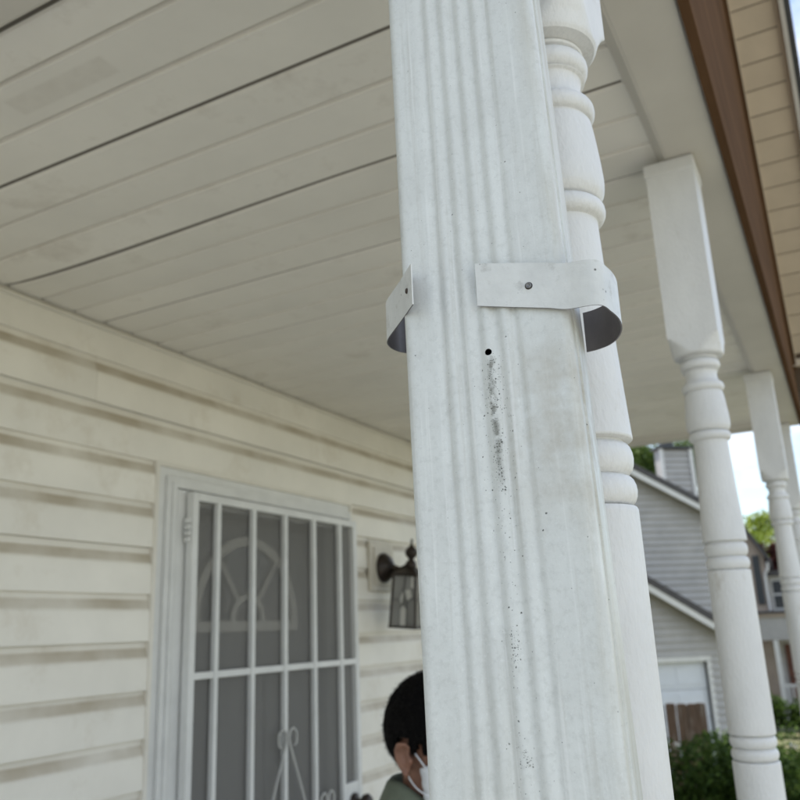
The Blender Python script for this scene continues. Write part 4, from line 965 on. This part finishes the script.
# garage wing: gable further left, its rake coming down to the right
GPS, GPZ, GSL = -1.9, .68 + .60 * 1.11 - .06, .60
wing_fn = lambda z: ((GPS - (gz(GPZ) - z) / GSL, GPS + (gz(GPZ) - z) / GSL) if z > gz(GPZ) - GSL * 2.6 else (GPS - 2.6, GPS + 2.6))
bm = bmesh.new(); lap_wall(bm, wing_fn, GPS - 2.6, GPS + 2.6, .0, 2.22, gz(GPZ)); lap_wall(bm, lambda z: (.30, GPS + 2.6), .30, GPS + 2.6, 0, 0, 2.22); lap_wall(bm, lambda z: (GPS - 2.6, -2.35), GPS - 2.6, -2.35, 0, 0, 2.22); mesh_obj('garage_siding', bm, 'grey_siding', nh)
bm = bmesh.new(); extrude_profile(bm, [(GPS - 2.59, -.3), (-2.35, -.3), (-2.35, 2.2), (.30, 2.2), (.30, -.3), (GPS + 2.59, -.3), (GPS + 2.59, gz(GPZ) - GSL * 2.59), (GPS, gz(GPZ) - .01), (GPS - 2.59, gz(GPZ) - GSL * 2.59)], 'y', .02, .79); mesh_obj('garage_wall', bm, 'grey_siding', nh)
gable_roof('garage_roof', GPS, gz(GPZ), GSL, 2.85, -.28, .79, .15, .14)
for b in ((.245, .335, -.02, .018, 0, 2.20), (-2.37, -2.28, -.02, .018, 0, 2.20), (-2.37, .335, -.021, .018, 2.12, 2.215)): boxo('garage_trim', 'grey_trim', nh, b, .006)
gd = bpy.data.objects.new('garage_door', None); link(gd, nh); gd.location = (-1.02, .10, 0)
for r_ in range(4):
    boxo('door_section', 'garage', gd, (-1.26, 1.262, 0, .04, .02 + r_ * .528, .02 + r_ * .528 + .520), .006)
    for c_ in range(4): boxo('raised_panel', 'garage', gd, (-1.18 + c_ * .605, -.66 + c_ * .605, -.012, .001, .10 + r_ * .528, .46 + r_ * .528), .010)
# chimney chase
C0, C1, CT = .80, 1.60, gz(3.92)
bm = bmesh.new(); box(bm, C0, C1, 1.9, 2.15, 3.2, CT); lap_wall(bm, lambda z: (C0, C1), C0, C1, 1.899, 3.3, CT); ch = mesh_obj('chimney', bm, 'grey_siding', nh)
for b in ((C0 - .02, C0 + .07, 1.84, 1.865, 3.3, CT), (C1 - .07, C1 + .02, 1.84, 1.865, 3.3, CT), (C1 + .001, C1 + .02, 1.866, 2.15, 3.3, CT)): boxo('corner_board', 'grey_trim', ch, b)
boxo('chimney_cap', 'shutter', ch, (C0 - .06, C1 + .06, 1.80, 2.22, CT + .002, CT + .06), .01)
boxo('flue', 'shutter', ch, (C0 + .12, C0 + .42, 1.95, 2.12, CT + .061, CT + .20), .02)

# ---------------------------------------------------------------- far house on the right
fhs = thing('far_house', 'far house with tan gable, dark shutter and white porch, right of the middle post', 'house', (-2.1, 26.0, -2.90), R(4))
def fb_(name, mat, x0, x1, d0, d1, z0, z1, bev=0, parent=None): return boxo(name, mat, parent or fhs, (x0 + 2.1, x1 + 2.1, d0, d1, z0 + 2.9, z1 + 2.9), bev)
# main gable, rake falling to the right down to x = -1.98
bm = bmesh.new(); extrude_profile(bm, [(-2.4, -.2), (.06, -.2), (.06, 4.60), (-1.17, 6.75), (-2.4, 4.60)], 'y', .0, 5); mesh_obj('wall', bm, 'tan_siding', fhs)
for s in (-1, 1):
    bm = bmesh.new(); extrude_profile(bm, [(-1.17, 6.77), (-1.17 + s * 1.36, 6.77 - 1.36 * 1.75), (-1.17 + s * 1.42, 6.77 - 1.36 * 1.75 + .06), (-1.17, 7.0)], 'y', -.25, 5.2); mesh_obj('roof', bm, 'shingle', fhs)
bm = bmesh.new(); tube(bm, catmull([(.13, -.12, 4.42), (.11, -.10, 4.2), (.02, -.05, 4.0), (.02, -.05, 3.0)], 5), .035, 8); mesh_obj('rain_pipe', bm, 'grey_trim', fhs, True)
sh = fb_('shutter', 'shutter', -2.36, -2.17, -.05, -.002, .36, 1.72, .01)
for z in np.linspace(.46, 1.6, 12): boxo('shutter_slat', 'shutter', sh, (-.23, -.10, -.062, -.051, z + 2.9, z + 2.9 + .05))
# low wing with a pale window wall, ledge, and porch
fb_('wing_wall', 'grey_trim', -2.035, .6, .6, 4, .05, 1.15)
bm = bmesh.new(); extrude_profile(bm, [(-.3 + .37, 4.05), (3.0, 4.05), (3.0, 4.2), (.07, 4.2)], 'y', .35, 4.2); mesh_obj('wing_roof', bm, 'shingle', fhs)
for x in (-1.98, -1.55, -1.12):
    wn = fb_('window', 'grey_trim', x, x + .36, .56, .598, .18, 1.05, .006); boxo('window_pane', 'window_glass', wn, (x + 2.1 + .05, x + 2.1 + .31, .545, .5595, .25 + 2.9, .60 + 2.9)); boxo('window_pane', 'window_glass', wn, (x + 2.1 + .05, x + 2.1 + .31, .545, .5595, .66 + 2.9, 1.0 + 2.9))
fb_('porch_ledge', 'tan_siding', -2.45, .7, -.75, .55, .0, .10, .01); fb_('ledge_roof', 'shingle', -2.5, .75, -.8, .59, .102, .17, .01)
fb_('porch_header', 'grey_siding', -2.4, .65, -.7, -.55, -.60, -.002)
for x in (-2.06, -1.40, -.2): fb_('porch_column', 'grey_trim', x - .06, x + .06, -.69, -.57, -2.85, -.602, .01)
fb_('porch_back_wall', 'grey_trim', -2.035, .6, .6, .7, -2.9, -.01); fb_('porch_slab', 'floor', -2.5, .7, -.8, .6, -2.95, -2.60)
dr = fb_('door', 'brick', -1.86, -1.50, .54, .598, -2.6, -.75, .01); boxo('door_handle', 'bronze', dr, (.28, .32, .50, .54, 1.2, 1.3))
fb_('porch_rail', 'grey_trim', -2.0, -.2, -.66, -.60, -1.80, -1.74); fb_('porch_rail', 'grey_trim', -2.0, -.2, -.66, -.60, -2.45, -2.40)
for k in range(16): fb_('baluster', 'grey_trim', -1.94 + k * .11, -1.90 + k * .11, -.65, -.61, -2.40, -1.80)
hedge('low dark hedge in front of the far house porch railing', -2.4, 1.2, 23.6, 24.4, -1.92, 9000, .10, 31, -2.90)
bm_ = hedge('loose green shrub at the lower right, beyond the hedge', -1.35, -.45, 8.6, 9.3, -.92, 9000, .05, 37)
